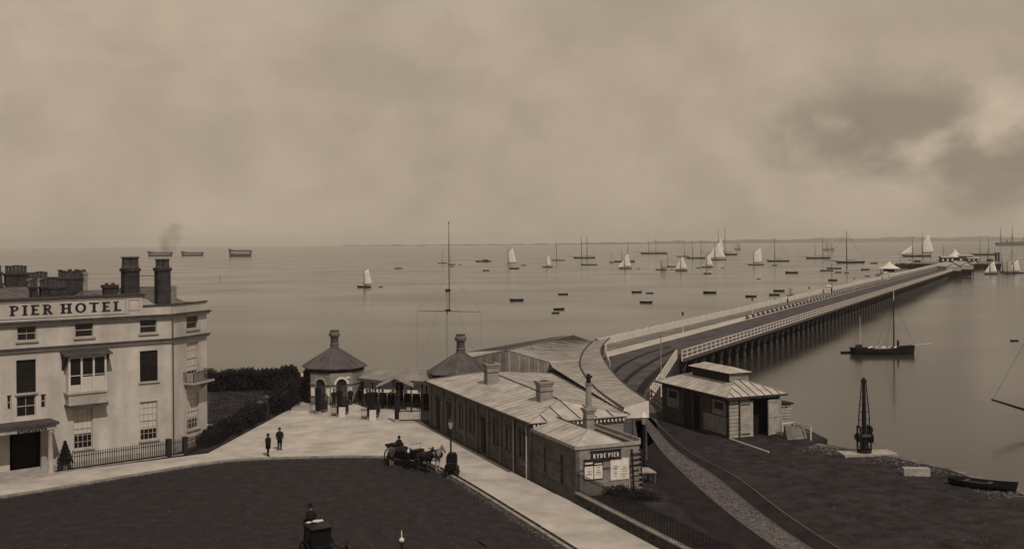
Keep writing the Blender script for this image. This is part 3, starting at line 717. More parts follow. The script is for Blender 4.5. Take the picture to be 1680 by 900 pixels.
# ---------------------------------------------------------------- toll kiosks
def kiosk(c, label, doors):
    t0 = thing('toll_kiosk', label, 'kiosk', (c[0],c[1],.0)); n = 8; rw = 3.05; ph = math.pi/8
    ang0 = math.atan2(-c[1], -c[0]+0)        # towards the camera
    zE = 3.75
    for k in range(n):
        q = ang0+R(-31)+k*math.pi/4; ap = rw*math.cos(math.pi/8); half = rw*math.sin(math.pi/8)
        M = Matrix.Rotation(q+math.pi/2, 4, 'Z') @ Matrix.Translation((0,-ap,0))
        wb = MB(M)
        dr = k in doors
        ops = []
        if dr:
            ops = [[-.55,.55,.1,2.1]]
            wall(wb,-half,half,.1,zE,ops+[[-.55,.55,2.1,2.66]],0,.25)
            # arch spandrels
            for s2 in (-1,1):
                pts = [(s2*.55,2.1)]+[(s2*.55*math.cos(R(90*j/6)),2.1+.55*math.sin(R(90*j/6))) for j in range(1,7)]+[(0,2.66),(s2*.55,2.66)]
                wb.plate(pts, 0.001, .249)
        else: wall(wb,-half,half,.1,zE,[],0,.25)
        wp = wb.build('wall', brick_pale, t0)
        MB(M).box(-half-.02,-.04,3.3,half+.02,-.001,zE-.01).build('frieze', brick_dark, wp)
        MB(M).box(-half-.02,-.05,2.0,-.56 if dr else 0,-.001,2.12).box(.56 if dr else 0.001,-.05,2.0,half+.02,-.001,2.12).build('band', stone_band, wp)
        if dr:
            ar = MB(M)
            for j in range(12):
                a0, a1 = R(15*j), R(15*(j+1))
                ar.plate([(.56*math.cos(a0),2.12+.56*math.sin(a0)),(.78*math.cos(a0),2.12+.78*math.sin(a0)),(.78*math.cos(a1),2.12+.78*math.sin(a1)),(.56*math.cos(a1),2.12+.56*math.sin(a1))],-.06,-.002)
            ar.build('arch', whitec if k == 1 else stone, wp)
            MB(M).box(-.54,.12,.1,.54,.16,2.65).build('door', darkwood, wp)
            MB(M).box(-.5,.08,.15,-.03,.118,2.0).box(.03,.08,.15,.5,.118,2.0).build('door_leaf', mat('door_paint',.05,.7,.3,2), wp)
            MB(M).box(-half+.08,-.05,.95,-.68,-.003,1.75).build('notice', poster, wp)
            MB(M).box(.72,-.05,.95,half-.08,-.003,1.75).build('notice', poster, wp)
    roof = MB().lathe([(3.42,zE-.08),(3.42,zE),(2.0,zE+.88),(.42,zE+1.85)],8,(0,0,0),ang0+R(-8.5)).build('roof', lead, t0)
    for k in range(8):
        q = ang0+R(-8.5)+k*math.pi/4; c1, s1 = math.cos(q), math.sin(q)
        MB().tube([(3.44*c1,3.44*s1,zE+.01),(2.0*c1,2.0*s1,zE+.9),(.44*c1,.44*s1,zE+1.87)],.05,5).build('hip_roll', mat('lead_roll',.11,.7,.3,2), roof)
        q += math.pi/8; c1, s1 = math.cos(q)*.924, math.sin(q)*.924
        MB().tube([(3.42*c1,3.42*s1,zE+.01),(2.0*c1,2.0*s1,zE+.89),(.42*c1,.42*s1,zE+1.86)],.03,4).build('roof_roll', MATS['lead_roll'], roof)
    ch = MB().lathe([(.44,zE+1.8),(.44,zE+2.2),(.5,zE+2.22),(.5,zE+2.3),(.40,zE+2.34),(.38,zE+2.95),(.46,zE+3.0),(.56,zE+3.1),(.6,zE+3.35),(.5,zE+3.5)],12).build('chimney', mat('sooty_stone',.10,.9,.3,2), t0)
    for k in range(7):
        q = 2*math.pi*k/6; r = .34 if k < 6 else 0
        MB().lathe([(.16,0),(.12,.1),(.12,.2),(.17,.26),(.1,.3)],8,(r*math.cos(q),r*math.sin(q),zE+3.45)).build('chimney_pot', MATS['sooty_stone'], ch)
    for z in (2.5,2.75): MB().lathe([(.46,0),(.46,.06)],12,(0,0,zE+z)).build('chimney_ring', stone_band, ch)
    return t0
K1 = W(549,600,110); k1 = kiosk((K1.x,110), 'octagonal toll kiosk with arched doors beside the shrubbery and gates', [0,1])
K2 = W(756,600,104); k2 = kiosk((K2.x,104), 'octagonal kiosk rising behind the far end of the brick station', [0])
# ivy on the kiosk's seaward side
iv = thing('ivy', 'dark ivy climbing the side wall of the toll kiosk', 'ivy', (K1.x,110,0))
mb = MB()
def ivp():
    q = math.pi+random.uniform(-.3,.75); r = 3.05*.96+random.random()*.28; return Vector((r*math.cos(q),r*math.sin(q),.1+3.2*random.random()))
leaf_mass(mb, ivp, 3500, .11); mb.build('foliage', leafm, iv)
# ---------------------------------------------------------------- pier station (local x along B, y along A)
SRZ = math.atan2(B.y, B.x)
def lerp(a,b2,t2): return tuple(a[i]+(b2[i]-a[i])*t2 for i in range(3))
st = thing('station_building', 'long brown brick station with hipped zinc roof and round-headed windows', 'station', (C0.x,C0.y,0), SRZ)
def sl(p): q = Vector((p[0],p[1]))-C0; return Vector((q.dot(B), q.dot(A)))
SL, SW, ZE = 23.6, 7.1, 4.15
SWF = 11.8                                        # width at the far end
# street side wall: in a frame whose x runs along A (outside = -y)
SM = Matrix(((0,1,0,0),(1,0,0,0),(0,0,1,0),(0,0,0,1)))     # (x,y,z)->(y,x,z): x along wall, outside at local x<0
def arch_open(c, w2, z0, z1): return [c-w2, c+w2, z0, z1]
wins = []
for c in (1.9, 4.6, 7.35): wins += [c-.42, c+.42]
ops = []
pairs = [1.75, 4.35, 6.95, 12.3, 14.9]
for c in pairs:
    for s2 in (-.42,.42): ops.append([c+s2-.24,c+s2+.24,1.35,3.25])
doorS = [9.0,10.3,.12,3.0]; door2 = [17.6,18.8,.12,3.0]; doorT = [20.6,21.9,.12,3.0]
mb = MB(SM); wall(mb,0,SL,0,ZE,ops+[doorS,door2,doorT],0,.35); mb.build('street_wall', brick_m, st)
for o in ops:
    g2 = MB(SM).box(o[0],.2,o[2],o[1],.22,o[3]).build('window', gl, st)
    MB(SM).box(o[0],.13,o[2],o[0]+.05,.198,o[3]).box(o[1]-.05,.13,o[2],o[1],.198,o[3]).box(o[0]+.05,.13,(o[2]+o[3])/2-.03,o[1]-.05,.198,(o[2]+o[3])/2+.03).build('frame', darkwood, g2)
    ar = MB(SM); cx, r = (o[0]+o[1])/2, .24
    for j in range(8):
        a0, a1 = R(22.5*j), R(22.5*(j+1)); ar.plate([(cx+r*math.cos(a0),o[3]-.2+.24*math.sin(a0)+.0),(cx+.38*math.cos(a0),o[3]-.2+.42*math.sin(a0)),(cx+.38*math.cos(a1),o[3]-.2+.42*math.sin(a1)),(cx+r*math.cos(a1),o[3]-.2+.24*math.sin(a1))],-.03,-.002)
    ar.build('arch', stone_band, g2)
for c in pairs: MB(SM).box(c-.8,-.1,1.22,c+.8,-.002,1.345).build('sill', stone_band, st)
for o in (doorS,door2,doorT):
    g2 = MB(SM).box(o[0],.25,o[2],o[1],.3,o[3]).build('door', darkwood, st)
    ar = MB(SM); cx = (o[0]+o[1])/2; r = (o[1]-o[0])/2
    for j in range(10):
        a0, a1 = R(18*j), R(18*(j+1)); ar.plate([(cx+r*math.cos(a0),o[3]-.3+.45*math.sin(a0)),(cx+(r+.25)*math.cos(a0),o[3]-.3+.7*math.sin(a0)),(cx+(r+.25)*math.cos(a1),o[3]-.3+.7*math.sin(a1)),(cx+r*math.cos(a1),o[3]-.3+.45*math.sin(a1))],-.05,-.002)
    ar.build('arch', stone_band, g2)
# pilasters, bands, plinth on the street side
x = .0
for x in (.02,3.05,5.65,8.3,10.75,13.6,16.4,19.5,22.9): MB(SM).box(x,-.12,0.1,x+.5,-.002,ZE-.3).build('pilaster', brick_m, st)
for i,(a,b2) in enumerate(((.53,3.04),(3.56,5.64),(6.16,8.29),(11.26,13.59),(14.11,16.39))): 
    MB(SM).box(a,-.05,2.75-.9,a+.18,-.002,2.0).box(b2-.18,-.05,1.85,b2,-.002,2.0).build('band', stone_band, st)
MB(SM).box(0,-.16,ZE-.29,SL,-.002,ZE-.02).build('frieze', stone_band, st)
MB(SM).box(.53,-.07,.1,8.29,-.002,.75).box(10.76+.5,-.07,.1,17.4,-.002,.75).build('plinth', stone_band, st)
for y in (.55,2.95): MB(SM).tube([(y,-.2,.12),(y,-.2,ZE-.3)],.05,6).build('downpipe', mat('pale_pipe',.3,.8,.2,2), st)
# end wall to the yard with dentils, right wall
mb = MB(); wall(mb,.36,SW,0,ZE,[],0,.35); mb.build('end_wall', brick_pale, st)
MB().box(-.2,-.22,ZE-.16,SW+.2,-.002,ZE-.02).build('cornice', stone_band, st)
x = .05
while x < SW: MB().box(x,-.2,ZE-.38,x+.14,-.003,ZE-.165).build('dentil', white, st); x += .3
MB().box(-.05,-.06,ZE-.55,SW,-.002,ZE-.42).build('band', stone_band, st)
MB().prism([(SW,.01),(SW-.35,.01),(SWF-.35,SL),(SWF,SL)],0,ZE).build('platform_wall', brick_pale, st)
MB().box(0.35,SL-.35,0,SWF-.36,SL,ZE).build('far_wall', brick_m, st)
# roof
ov = .32; zr = 5.0
e = [(-ov,-ov,ZE),(SW+ov,-ov,ZE),(SWF+ov,SL+ov,ZE),(-ov,SL+ov,ZE)]; r0_, r1_ = (SW*.5,3.3,zr), (SW*.5+.8,SL-3.6,zr+.15)
rf = MB().add(e+[r0_,r1_]+[(p[0],p[1],ZE-.07) for p in e],[(0,1,4),(2,3,5),(3,0,4,5),(0,6,7,1),(1,7,8,2),(2,8,9,3),(3,9,6,0),(9,8,7,6)])
def rq(t2):
    p = lerp(e[1],e[2],t2); y = p[1]
    if y < r0_[1]: return p, lerp(e[1],r0_,max(0,(y-e[1][1])/(r0_[1]-e[1][1])))
    if y > r1_[1]: return p, lerp(e[2],r1_,(e[2][1]-y)/(e[2][1]-r1_[1]))
    return p, lerp(r0_,r1_,(y-r0_[1])/(r1_[1]-r0_[1]))
ts = sorted([k/68 for k in range(69)]+[(r0_[1]-e[1][1])/(e[2][1]-e[1][1]),(r1_[1]-e[1][1])/(e[2][1]-e[1][1])])
for k in range(len(ts)-1):
    a, b2 = rq(ts[k]), rq(ts[k+1]); rf.face([a[0],b2[0],b2[1],a[1]])
rf = rf.build('roof', zinc, st)
def roll(p, q, parent, r=.026, m=zinc_d, name='roof_roll'): MB().tube([(p[0],p[1],p[2]+.012),(q[0],q[1],q[2]+.012)],r,5).build(name, m, parent)
for k in range(1,27):      # left slope
    y = -ov+k*(SL+2*ov)/27
    if y < r0_[1]: t2 = (y-e[0][1])/(r0_[1]-e[0][1]); q = lerp(e[0],r0_,t2)
    elif y > r1_[1]: t2 = (e[3][1]-y)/(e[3][1]-r1_[1]); q = lerp(e[3],r1_,t2)
    else: q = lerp(r0_,r1_,(y-r0_[1])/(r1_[1]-r0_[1]))
    roll((-ov,y,ZE),q,rf)
for k in range(1,19):      # right slope
    t2 = k/19; p, q = rq(t2); roll(p,q,rf,.04,mat('zinc_roll_dark',.18,.6,.3,.8))
for k in range(1,6):       # hip end, wide dark rolls
    x = -ov+k*(SW+2*ov)/6; q = lerp(e[0],r0_,(x-e[0][0])/(r0_[0]-e[0][0])) if x < r0_[0] else lerp(e[1],r0_,(e[1][0]-x)/(e[1][0]-r0_[0]))
    roll((x,-ov,ZE),q,rf,.045,gutter_m)
roll(r0_,r1_,rf,.07,gutter_m,'ridge_roll'); roll(e[0],r0_,rf,.06,zinc_d,'hip_roll'); roll(e[1],r0_,rf,.06,zinc_d,'hip_roll'); roll(e[3],r1_,rf,.06,zinc_d,'hip_roll')
MB().tube([(-ov-.08,-ov,ZE-.06),(-ov-.08,SL+ov,ZE-.06)],.09,6).build('gutter', gutter_m, rf)
MB().tube([(SW+ov,-ov,ZE+.06),(SWF+ov,SL+ov,ZE+.06)],.07,6).build('gutter', gutter_m, rf)
def bstk(x, y, w2, d2, z0, z1, parent, m=stone, tall=None):
    o = MB().box(x-w2,y-d2,z0,x+w2,y+d2,z1-.3).build('chimney', m, parent)
    MB().box(x-w2-.06,y-d2-.06,z1-.3,x+w2+.06,y+d2+.06,z1-.15).box(x-w2-.13,y-d2-.13,z1-.149,x+w2+.13,y+d2+.13,z1).build('chimney_cap', m, o)
    MB().box(x-w2-.03,y-d2-.03,z1-.75,x+w2+.03,y+d2+.03,z1-.68).build('chimney_band', stone_band, o)
    MB().box(x-w2*.6,y-d2*.6,z1-.1,x+w2*.6,y+d2*.6,z1+.02).build('flue', darkroom, o)
    return o
cpale = mat('chimney_render', .20, .9, .2, 1.5)
c1p = sl(W(806,622,87.5).xy); c2p = sl(W(893,648,77.6).xy)
bstk(c1p.x,c1p.y,.5,.42,4.6,6.45,st,cpale); bstk(c2p.x,c2p.y,.5,.42,4.6,6.25,st,cpale)
# ---------------------------------------------------------------- pier office
of = thing('pier_office', 'small brick office with the RYDE PIER board on its end wall', 'office', (C0.x,C0.y,0), SRZ)
OW, OL, OZ = 4.55, 7.0, 3.6
wo = [[.9,1.25,1.3,2.9] , [3.9,4.3,1.0,2.8]]
OM = Matrix(((0,1,0,0),(-1,0,0,0),(0,0,1,0),(0,0,0,1)))      # x along -A from C0, outside at local x<0
OM = Matrix(((0,1,0,0),(1,0,0,-OL),(0,0,1,0),(0,0,0,1)))
ow = [[1.9,2.35,.95,2.75],[4.6,5.0,1.15,2.75]]
mb = MB(OM); wall(mb,0,OL-.01,0,OZ,ow,0.02,.3); mb.build('street_wall', brick_m, of)
for o in ow:
    g2 = MB(OM).box(o[0],.18,o[2],o[1],.2,o[3]).build('window', gl, of); MB(OM).box(o[0]-.06,-.06,o[2]-.14,o[1]+.06,.019,o[2]-.005).build('sill', stone_band, g2)
MB(OM).box(0,-.03,.0,OL-.01,.018,1.0-.1).box(0,-.02,2.05,1.9,.018,2.2).box(2.36,-.02,2.05,4.59,.018,2.2).box(5.01,-.02,2.05,OL-.01,.018,2.2).build('band', stone_band, of)
mb = MB(); wall(mb,.301,OW,.0,OZ,[],-OL+.0,-OL+.3); mb.box(OW-.3,-OL+.301,0,OW,-.01,OZ); mb.build('end_wall', brick_pale, of)
MB().box(.0,-OL-.03,2.06,OW,-OL-.002,2.2).build('band', stone_band, of)
MB().box(-.06,-OL-.1,OZ-.12,OW+.06,-OL-.002,OZ+.1).box(-.06,-OL-.001,OZ-.12,0.015,-.02,OZ+.1).box(OW+.002,-OL-.001,OZ-.12,OW+.1,-.02,OZ+.25).build('coping', stone, of)
e = [(.016,-OL,OZ+.1),(3.3,-OL,OZ+.1),(3.3,-.02,OZ+.1),(.016,-.02,OZ+.1)]; q0, q1 = (1.9,-OL+2.1,OZ+.72),(1.9,-.02,OZ+.72)
orf = MB().add(e+[q0,q1],[(0,1,4),(1,2,5,4),(3,0,4,5),(3,2,1,0),(2,3,5)]).build('roof', zinc, of)
for k in range(1,9):
    y = -OL+k*OL/9; p = (.016,y,OZ+.1); q = lerp(e[0],q0,(y+OL)/2.1) if y < q0[1] else (1.9,y,OZ+.72); roll(p,q,orf)
roll(e[0],q0,orf,.05,zinc_d,'hip_roll'); roll(e[1],q0,orf,.05,zinc_d,'hip_roll'); roll(q0,q1,orf,.06,gutter_m,'ridge_roll')
MB().box(3.301,-OL+.3,OZ-.3,OW-.301,-.02,OZ-.2).build('flat_roof', lead, of)
tc_ = sl(W(966,700,69.6).xy); 
tch = bstk(tc_.x,tc_.y,.28,.28,OZ+.2,5.5,of,cpale)
MB().lathe([(.24,0),(.2,.2),(.19,1.5),(.25,1.55),(.25,1.65)],10,(tc_.x,tc_.y,5.5)).build('chimney_pot', cpale, tch)
MB().tube([(tc_.x,tc_.y,7.1),(tc_.x,tc_.y,7.75)],[.16,.12],8).tube([(tc_.x,tc_.y,7.4),(tc_.x+.28,tc_.y,7.6)],.07,6).build('cowl', iron, tch)
# name board with letters
def endx(u): p = onplane(u, 750, (AN.x,AN.y,0), Vector((A.x,A.y,0))); return (p.xy-C0).dot(B)
def endz(u, v): return onplane(u, v, (AN.x,AN.y,0), Vector((A.x,A.y,0))).z
ys = -OL-.002
b0, b1 = endx(969), endx(1018); bz0, bz1 = endz(992,753), endz(992,738.5)
nb_ = MB().box(b0,ys-.06,bz0,b1,ys-.001,bz1).build('name_board', darkwood, of)
MB().box(b0-.05,ys-.08,bz1,b1+.05,ys-.002,bz1+.05).box(b0-.05,ys-.08,bz0-.05,b1+.05,ys-.002,bz0).build('board_frame', darkwood, nb_)
letters('RYDE PIER', b0+.12, bz0+.15, (bz1-bz0)-.30, ys-.061, nb_, poster, gap=.14, wordgap=.42, serif=False, width=(b1-b0)-.24)
def board(u0,v0,u1,v1,cols,header):
    x0, x1 = endx(u0), endx(u1); z1, z0 = endz((u0+u1)/2,v0), endz((u0+u1)/2,v1)
    o = MB().box(x0,ys-.05,z0,x1,ys-.001,z1).build('notice_board', darkwood if header else poster, of)
    n = cols; wd = (x1-x0-.06*(n+1))/n
    for k in range(n):
        xa = x0+.06+k*(wd+.06); zt = z1-(.45 if header else .35)
        s_ = MB().box(xa,ys-.07,z0+.05,xa+wd,ys-.051,zt).build('poster', poster, o)
        tm = MB(); z = zt-.12
        while z > z0+.2:
            g_ = random.uniform(.3,.95); tm.box(xa+wd*.5*(1-g_)+.03,ys-.073,z-.02,xa+wd*(.5+.5*g_)-.03,ys-.071,z+random.uniform(.0,.03)); z -= random.uniform(.09,.17)
        tm.build('print', ink, s_)
    if header:
        MB().box(x0+.08,ys-.07,z1-.3,x0+(x1-x0)*.45,ys-.051,z1-.2).box(x0+(x1-x0)*.55,ys-.07,z1-.36,x1-.1,ys-.051,z1-.3).build('strip', poster, o)
board(957,752,989,786,2,True); board(1001,751,1031,786,2,False)
# ladder leaning on the office end
ld = thing('ladder', 'dark wide-runged rack of steps leaning on the office corner', 'ladder', world(of, OW-.32, -OL-.35, YARD), SRZ)
for x in (-.3,.3): MB().add([(x-.03,-.12,0),(x+.03,-.12,0),(x+.03,.05,0),(x-.03,.05,0),(x-.03,.12,2.75),(x+.03,.12,2.75),(x+.03,.26,2.75),(x-.03,.26,2.75)],[(3,2,1,0),(4,5,6,7),(0,1,5,4),(1,2,6,5),(2,3,7,6),(3,0,4,7)]).build('stile', darkwood, ld)
for k in range(8): MB().box(-.27,-.1+.03*k,.25+.32*k,.27,.02+.03*k,.33+.32*k).build('tread', mat('tread_wood',.16,.8,.3,3), ld)
# bench table behind the office
p = G(1059,791,YARD); bt_ = thing('work_bench', 'small grey wooden trestle bench beside the office ladder', 'bench', (p.x,p.y,YARD), SRZ)
MB().slab([(-.55,-.5,.85),(.55,-.5,.75),(.55,.6,.85),(-.55,.6,.95)],.07).build('top', weather, bt_)
for x,y in ((-.48,-.42),(.48,-.42),(.48,.5),(-.48,.5)): MB().box(x-.05,y-.05,0,x+.05,y+.05,.7).build('leg', weather_d, bt_)
# ---------------------------------------------------------------- concourse hall and curved walkway canopy
def cat(path, n): return smooth_path(path, n)
gin = cat([(7.95,75.9),(6.75,86.6),(6.45,99.8),(6.9,107.8),(8,117.5),(9.7,127.6)], 8)
gout = cat([(9.95,77.0),(9.25,85.3),(8.97,95.3),(9.15,106.7),(9.85,116.6),(11.9,128.2)], 8)
hall = thing('concourse_hall', 'boarded concourse hall with a low gable behind the station', 'hall', (0,104,YARD))
def hl(x,y,z): return (x,y-104,z-YARD)
Pk = (-.6,102.2,6.0); Q = (6.9,118.5,6.0); E1 = (-5.6,114.5,4.5); E2 = (5.4,133,4.5); Rg = (3.6,102.6,4.75); Lg = (-4.6,104.2,5.0)
zi = 4.42
rr_ = [hl(*Pk),hl(*Rg)]
s1 = Vector((7.9,76.2)); ns = 12
mb = MB()
# right slope: station eave -> gutter curve
stE = [Vector((8.0,75.5)).lerp(Vector((3.75,99.1)), k/14) if k <= 14 else Vector((3.75,99.1)).lerp(Vector((3.6,102.6)),(k-14)/2) for k in range(17)]
n1 = 24
gi1 = [gin[int(k/16*24)] for k in range(17)]
for k in range(16):
    za, zb2 = 4.24+.51*(k/16), 4.24+.51*((k+1)/16)
    mb.face([hl(stE[k].x,stE[k].y,za),hl(gi1[k].x,gi1[k].y,zi),hl(gi1[k+1].x,gi1[k+1].y,zi),hl(stE[k+1].x,stE[k+1].y,zb2)])
gi2 = gin[24:]
m2 = len(gi2)-1
def rid(t2):
    return lerp(Rg,Pk,t2/.35) if t2 < .35 else lerp(Pk,Q,(t2-.35)/.65)
for k in range(m2):
    a = rid(k/m2); b2 = rid((k+1)/m2)
    mb.face([hl(*a),hl(gi2[k].x,gi2[k].y,zi),hl(gi2[k+1].x,gi2[k+1].y,zi),hl(*b2)])
mb.face([hl(*Q),hl(gin[-1].x,gin[-1].y,zi),hl(*E2)])
hr = mb.build('roof', board_roof, hall)
MB().face([hl(*Pk),hl(*Q),hl(*E2),hl(*E1)]).face([hl(*Pk),hl(*E1),hl(*Lg)]).build('roof_slope', board_roof, hall)
bl = mat('boarding_seam',.13,.8,.3,2)
for k in range(1,34):       # board joints as thin laps on the roof
    i = int(k/34*15.99); f = k/34*16-i
    a = stE[i].lerp(stE[i+1],f); b2 = gi1[i].lerp(gi1[i+1],f); za = 4.24+.51*(k/34)
    if (b2-a).length > .35: roll(hl(a.x,a.y,za),hl(b2.x,b2.y,zi),hr,.025,bl,'board_lap')
for k in range(1,26):
    t2 = k/26; i = min(int(t2*m2),m2-1); f = t2*m2-i; a = rid(t2); b2 = gi2[i].lerp(gi2[i+1],f)
    roll(hl(*a),hl(b2.x,b2.y,zi),hr,.025,bl,'board_lap')
for k in range(1,30):
    a = lerp(Pk,Q,k/30); b2 = lerp(E1,E2,k/30); roll(hl(*a),hl(*b2),hr,.025,bl,'board_lap')
roll(hl(*Pk),hl(*Q),hr,.06,bl,'ridge_roll'); roll(hl(*Rg),hl(*Pk),hr,.06,bl,'barge_board'); roll(hl(*Lg),hl(*Pk),hr,.06,bl,'barge_board')
# vertical boards of the gable
def topz(x):
    return Lg[2]+(Pk[2]-Lg[2])*(x-Lg[0])/(Pk[0]-Lg[0]) if x < Pk[0] else Pk[2]+(Rg[2]-Pk[2])*(x-Pk[0])/(Rg[0]-Pk[0])
def topy(x): return Lg[1]+(Pk[1]-Lg[1])*(x-Lg[0])/(Pk[0]-Lg[0]) if x < Pk[0] else Pk[1]+(Rg[1]-Pk[1])*(x-Pk[0])/(Rg[0]-Pk[0])
x = Lg[0]; nbd = 26; stp = (Rg[0]-Lg[0])/nbd
gbm = [mat('gable_board_a',.17,.8,.2,1), mat('gable_board_b',.21,.8,.2,1), mat('gable_board_c',.15,.8,.25,1)]
for k in range(nbd):
    xa, xb = Lg[0]+k*stp+.012, Lg[0]+(k+1)*stp-.012; d2 = -.05 if k%2 else -.02
    P = [hl(xa,topy(xa)+d2,.5),hl(xb,topy(xb)+d2,.5),hl(xb,topy(xb)+d2,topz(xb)-.03),hl(xa,topy(xa)+d2,topz(xa)-.03)]; P += [(p[0],p[1]+.06,p[2]) for p in P]
    MB().add(P,[(0,1,2,3),(7,6,5,4),(0,4,5,1),(1,5,6,2),(2,6,7,3),(3,7,4,0)]).build('gable_board', gbm[k%3], hall)
MB().face([hl(Lg[0],Lg[1]+.08,.5),hl(E1[0]+.3,E1[1],.5),hl(E1[0]+.3,E1[1],4.5),hl(Lg[0],Lg[1]+.08,4.9)]).face([hl(E1[0]+.3,E1[1],.5),hl(E2[0]+.2,E2[1],.5),hl(E2[0]+.2,E2[1],4.45),hl(E1[0]+.3,E1[1],4.45)]).build('side_wall', weather, hall)
cnp = thing('walkway_canopy', 'long curved boarded canopy sweeping from the station towards the pier', 'canopy', (8,95,YARD))
def cl(x,y,z): return (x-8,y-95,z-YARD)
zo = 4.8; mb = MB()
for k in range(len(gin)-1):
    a, b2, c2, d2 = gin[k]+Vector((.12,0)), gin[k+1]+Vector((.12,0)), gout[k+1], gout[k]
    mb.face([cl(a.x,a.y,zi),cl(d2.x,d2.y,zo),cl(c2.x,c2.y,zo),cl(b2.x,b2.y,zi)])
    mb.face([cl(a.x,a.y,zi-.12),cl(b2.x,b2.y,zi-.12),cl(c2.x,c2.y,zo-.12),cl(d2.x,d2.y,zo-.12)])
    mb.face([cl(d2.x,d2.y,zo),cl(c2.x,c2.y,zo),cl(c2.x,c2.y,zo-.12),cl(d2.x,d2.y,zo-.12)])
cr_ = mb.build('roof', board_roof, cnp)
for k in range(1,58):
    t2 = k/58*(len(gin)-1); i = int(t2); f = t2-i; a = gin[i].lerp(gin[i+1],f)+Vector((.12,0)); b2 = gout[i].lerp(gout[i+1],f)
    roll(cl(a.x,a.y,zi),cl(b2.x,b2.y,zo),cr_,.022,bl,'board_lap')
MB().tube([cl(p.x+.04,p.y,zi+.03) for p in gin],.085,6).build('valley_gutter', gutter_m, cr_)
MB().tube([cl(p.x,p.y,zo+.02) for p in gout],.06,6).build('edge_roll', stone_band, cr_)
fa_, fb_ = gin[0]+Vector((.05,-.1)), gout[0]+Vector((0,-.1))
MB().add([cl(fa_.x,fa_.y,3.75),cl(fb_.x,fb_.y,3.6),cl(fb_.x,fb_.y,zo+.03),cl(fa_.x,fa_.y,zi+.03),cl(fa_.x,fa_.y+.08,3.75),cl(fb_.x,fb_.y+.08,3.6),cl(fb_.x,fb_.y+.08,zo+.03),cl(fa_.x,fa_.y+.08,zi+.03)],[(0,1,2,3),(7,6,5,4),(0,4,5,1),(1,5,6,2),(2,6,7,3),(3,7,4,0)]).build('end_board', whitec, cnp)
for k in range(0,len(gout)-1,5):
    p = gout[k]; MB().lathe([(.13,0),(.09,.2),(.07,2.9),(.13,3.1),(.13,zo-.13-YARD)],8,cl(p.x-.2,p.y+.1,YARD)).build('column', stone_band, cnp)
    q = gin[k]; MB().tube([cl(p.x-.2,p.y+.1,3.3),cl(p.x*.6+q.x*.4,p.y*.6+q.y*.4,4.4)],.05,5).build('bracket', stone_band, cnp)
# ---------------------------------------------------------------- gate shelters between the kiosks
sh = thing('gate_shelter', 'low zinc-roofed entrance shelter on posts between the two kiosks', 'shelter', (-11,104,0))
def gq(x,y,z): return (x+11,y-104,z)
e = [(-15.6,105.5,3.0),(-12.7,103.2,3.0),(-9.7,103.0,3.0),(-6.6,101.0,3.0),(-6.4,109.5,3.0),(-15.6,111.5,3.0)]; rA, rB = (-13.0,107.5,3.62), (-8.9,106.6,3.78)
def gs(*p): return [gq(*q) for q in p]
rf2 = MB().face(gs(e[0],e[1],rA)).face(gs(e[1],e[2],rB,rA)).face(gs(e[2],e[3],rB)).face(gs(e[3],e[4],rB)).face(gs(e[4],e[5],rA,rB)).face(gs(e[5],e[0],rA)).build('roof', mat('shelter_roof',.17,.7,.3,.7), sh)
for a, b2, r in ((e[0],e[1],rA),(e[2],e[3],rB),(e[1],e[2],rB)):
    for k in range(1,7): 
        p = lerp(a,b2,k/7); roll(gq(*p),gq(*lerp(p,r,.75)),rf2,.05,zinc_d)
roll(gq(*rA),gq(*rB),rf2,.07,zinc_d,'ridge_roll')
for a, b2 in ((e[0],e[1]),(e[2],e[3])):
    d2 = (Vector(b2)-Vector(a)); n_ = Vector((d2.y,-d2.x,0)).normalized()*.05
    MB().prism([gq(*(Vector(a)-n_))[:2],gq(*(Vector(b2)-n_))[:2],gq(*(Vector(b2)+n_))[:2],gq(*(Vector(a)+n_))[:2]],2.72,2.99).build('fascia', stone_band, sh)
# small gabled porch in the middle
gx0, gx1, gy = -13.0, -9.9, 101.6
gp = MB().add([gq(gx0-.2,gy,2.75),gq((gx0+gx1)/2,gy,3.55),gq(gx1+.2,gy,2.75),gq(gx0-.2,gy+3,2.75),gq((gx0+gx1)/2,gy+3,3.55),gq(gx1+.2,gy+3,2.75)],[(0,1,4,3),(1,2,5,4)]).build('porch_roof', MATS['shelter_roof'], sh)
for a, b2 in (((gx0-.25,2.72),((gx0+gx1)/2,3.55)),(((gx0+gx1)/2,3.55),(gx1+.25,2.72))):
    MB().add([gq(a[0],gy-.08,a[1]-.16),gq(b2[0],gy-.08,b2[1]-.16),gq(b2[0],gy-.08,b2[1]+.05),gq(a[0],gy-.08,a[1]+.05),gq(a[0],gy+.02,a[1]-.16),gq(b2[0],gy+.02,b2[1]-.16),gq(b2[0],gy+.02,b2[1]+.05),gq(a[0],gy+.02,a[1]+.05)],[(0,1,2,3),(7,6,5,4),(0,4,5,1),(1,5,6,2),(2,6,7,3),(3,7,4,0)]).build('barge_board', zinc_d, gp)
for (x,y) in ((gx0,gy+.2),(gx1,gy+.2),((gx0+gx1)/2+.35,gy+.4),(-15.2,105.8),(-14.0,104.6),(-8.9,102.7),(-7.8,102.0),(-6.9,101.6),(-12.5,109.5),(-9,109),(-7,108.8),(-14.8,110.6)):
    MB().lathe([(.11,.12),(.075,.3),(.065,2.4),(.12,2.6),(.12,2.74)],8,gq(x,y,0)).build('post', darkwood, sh)
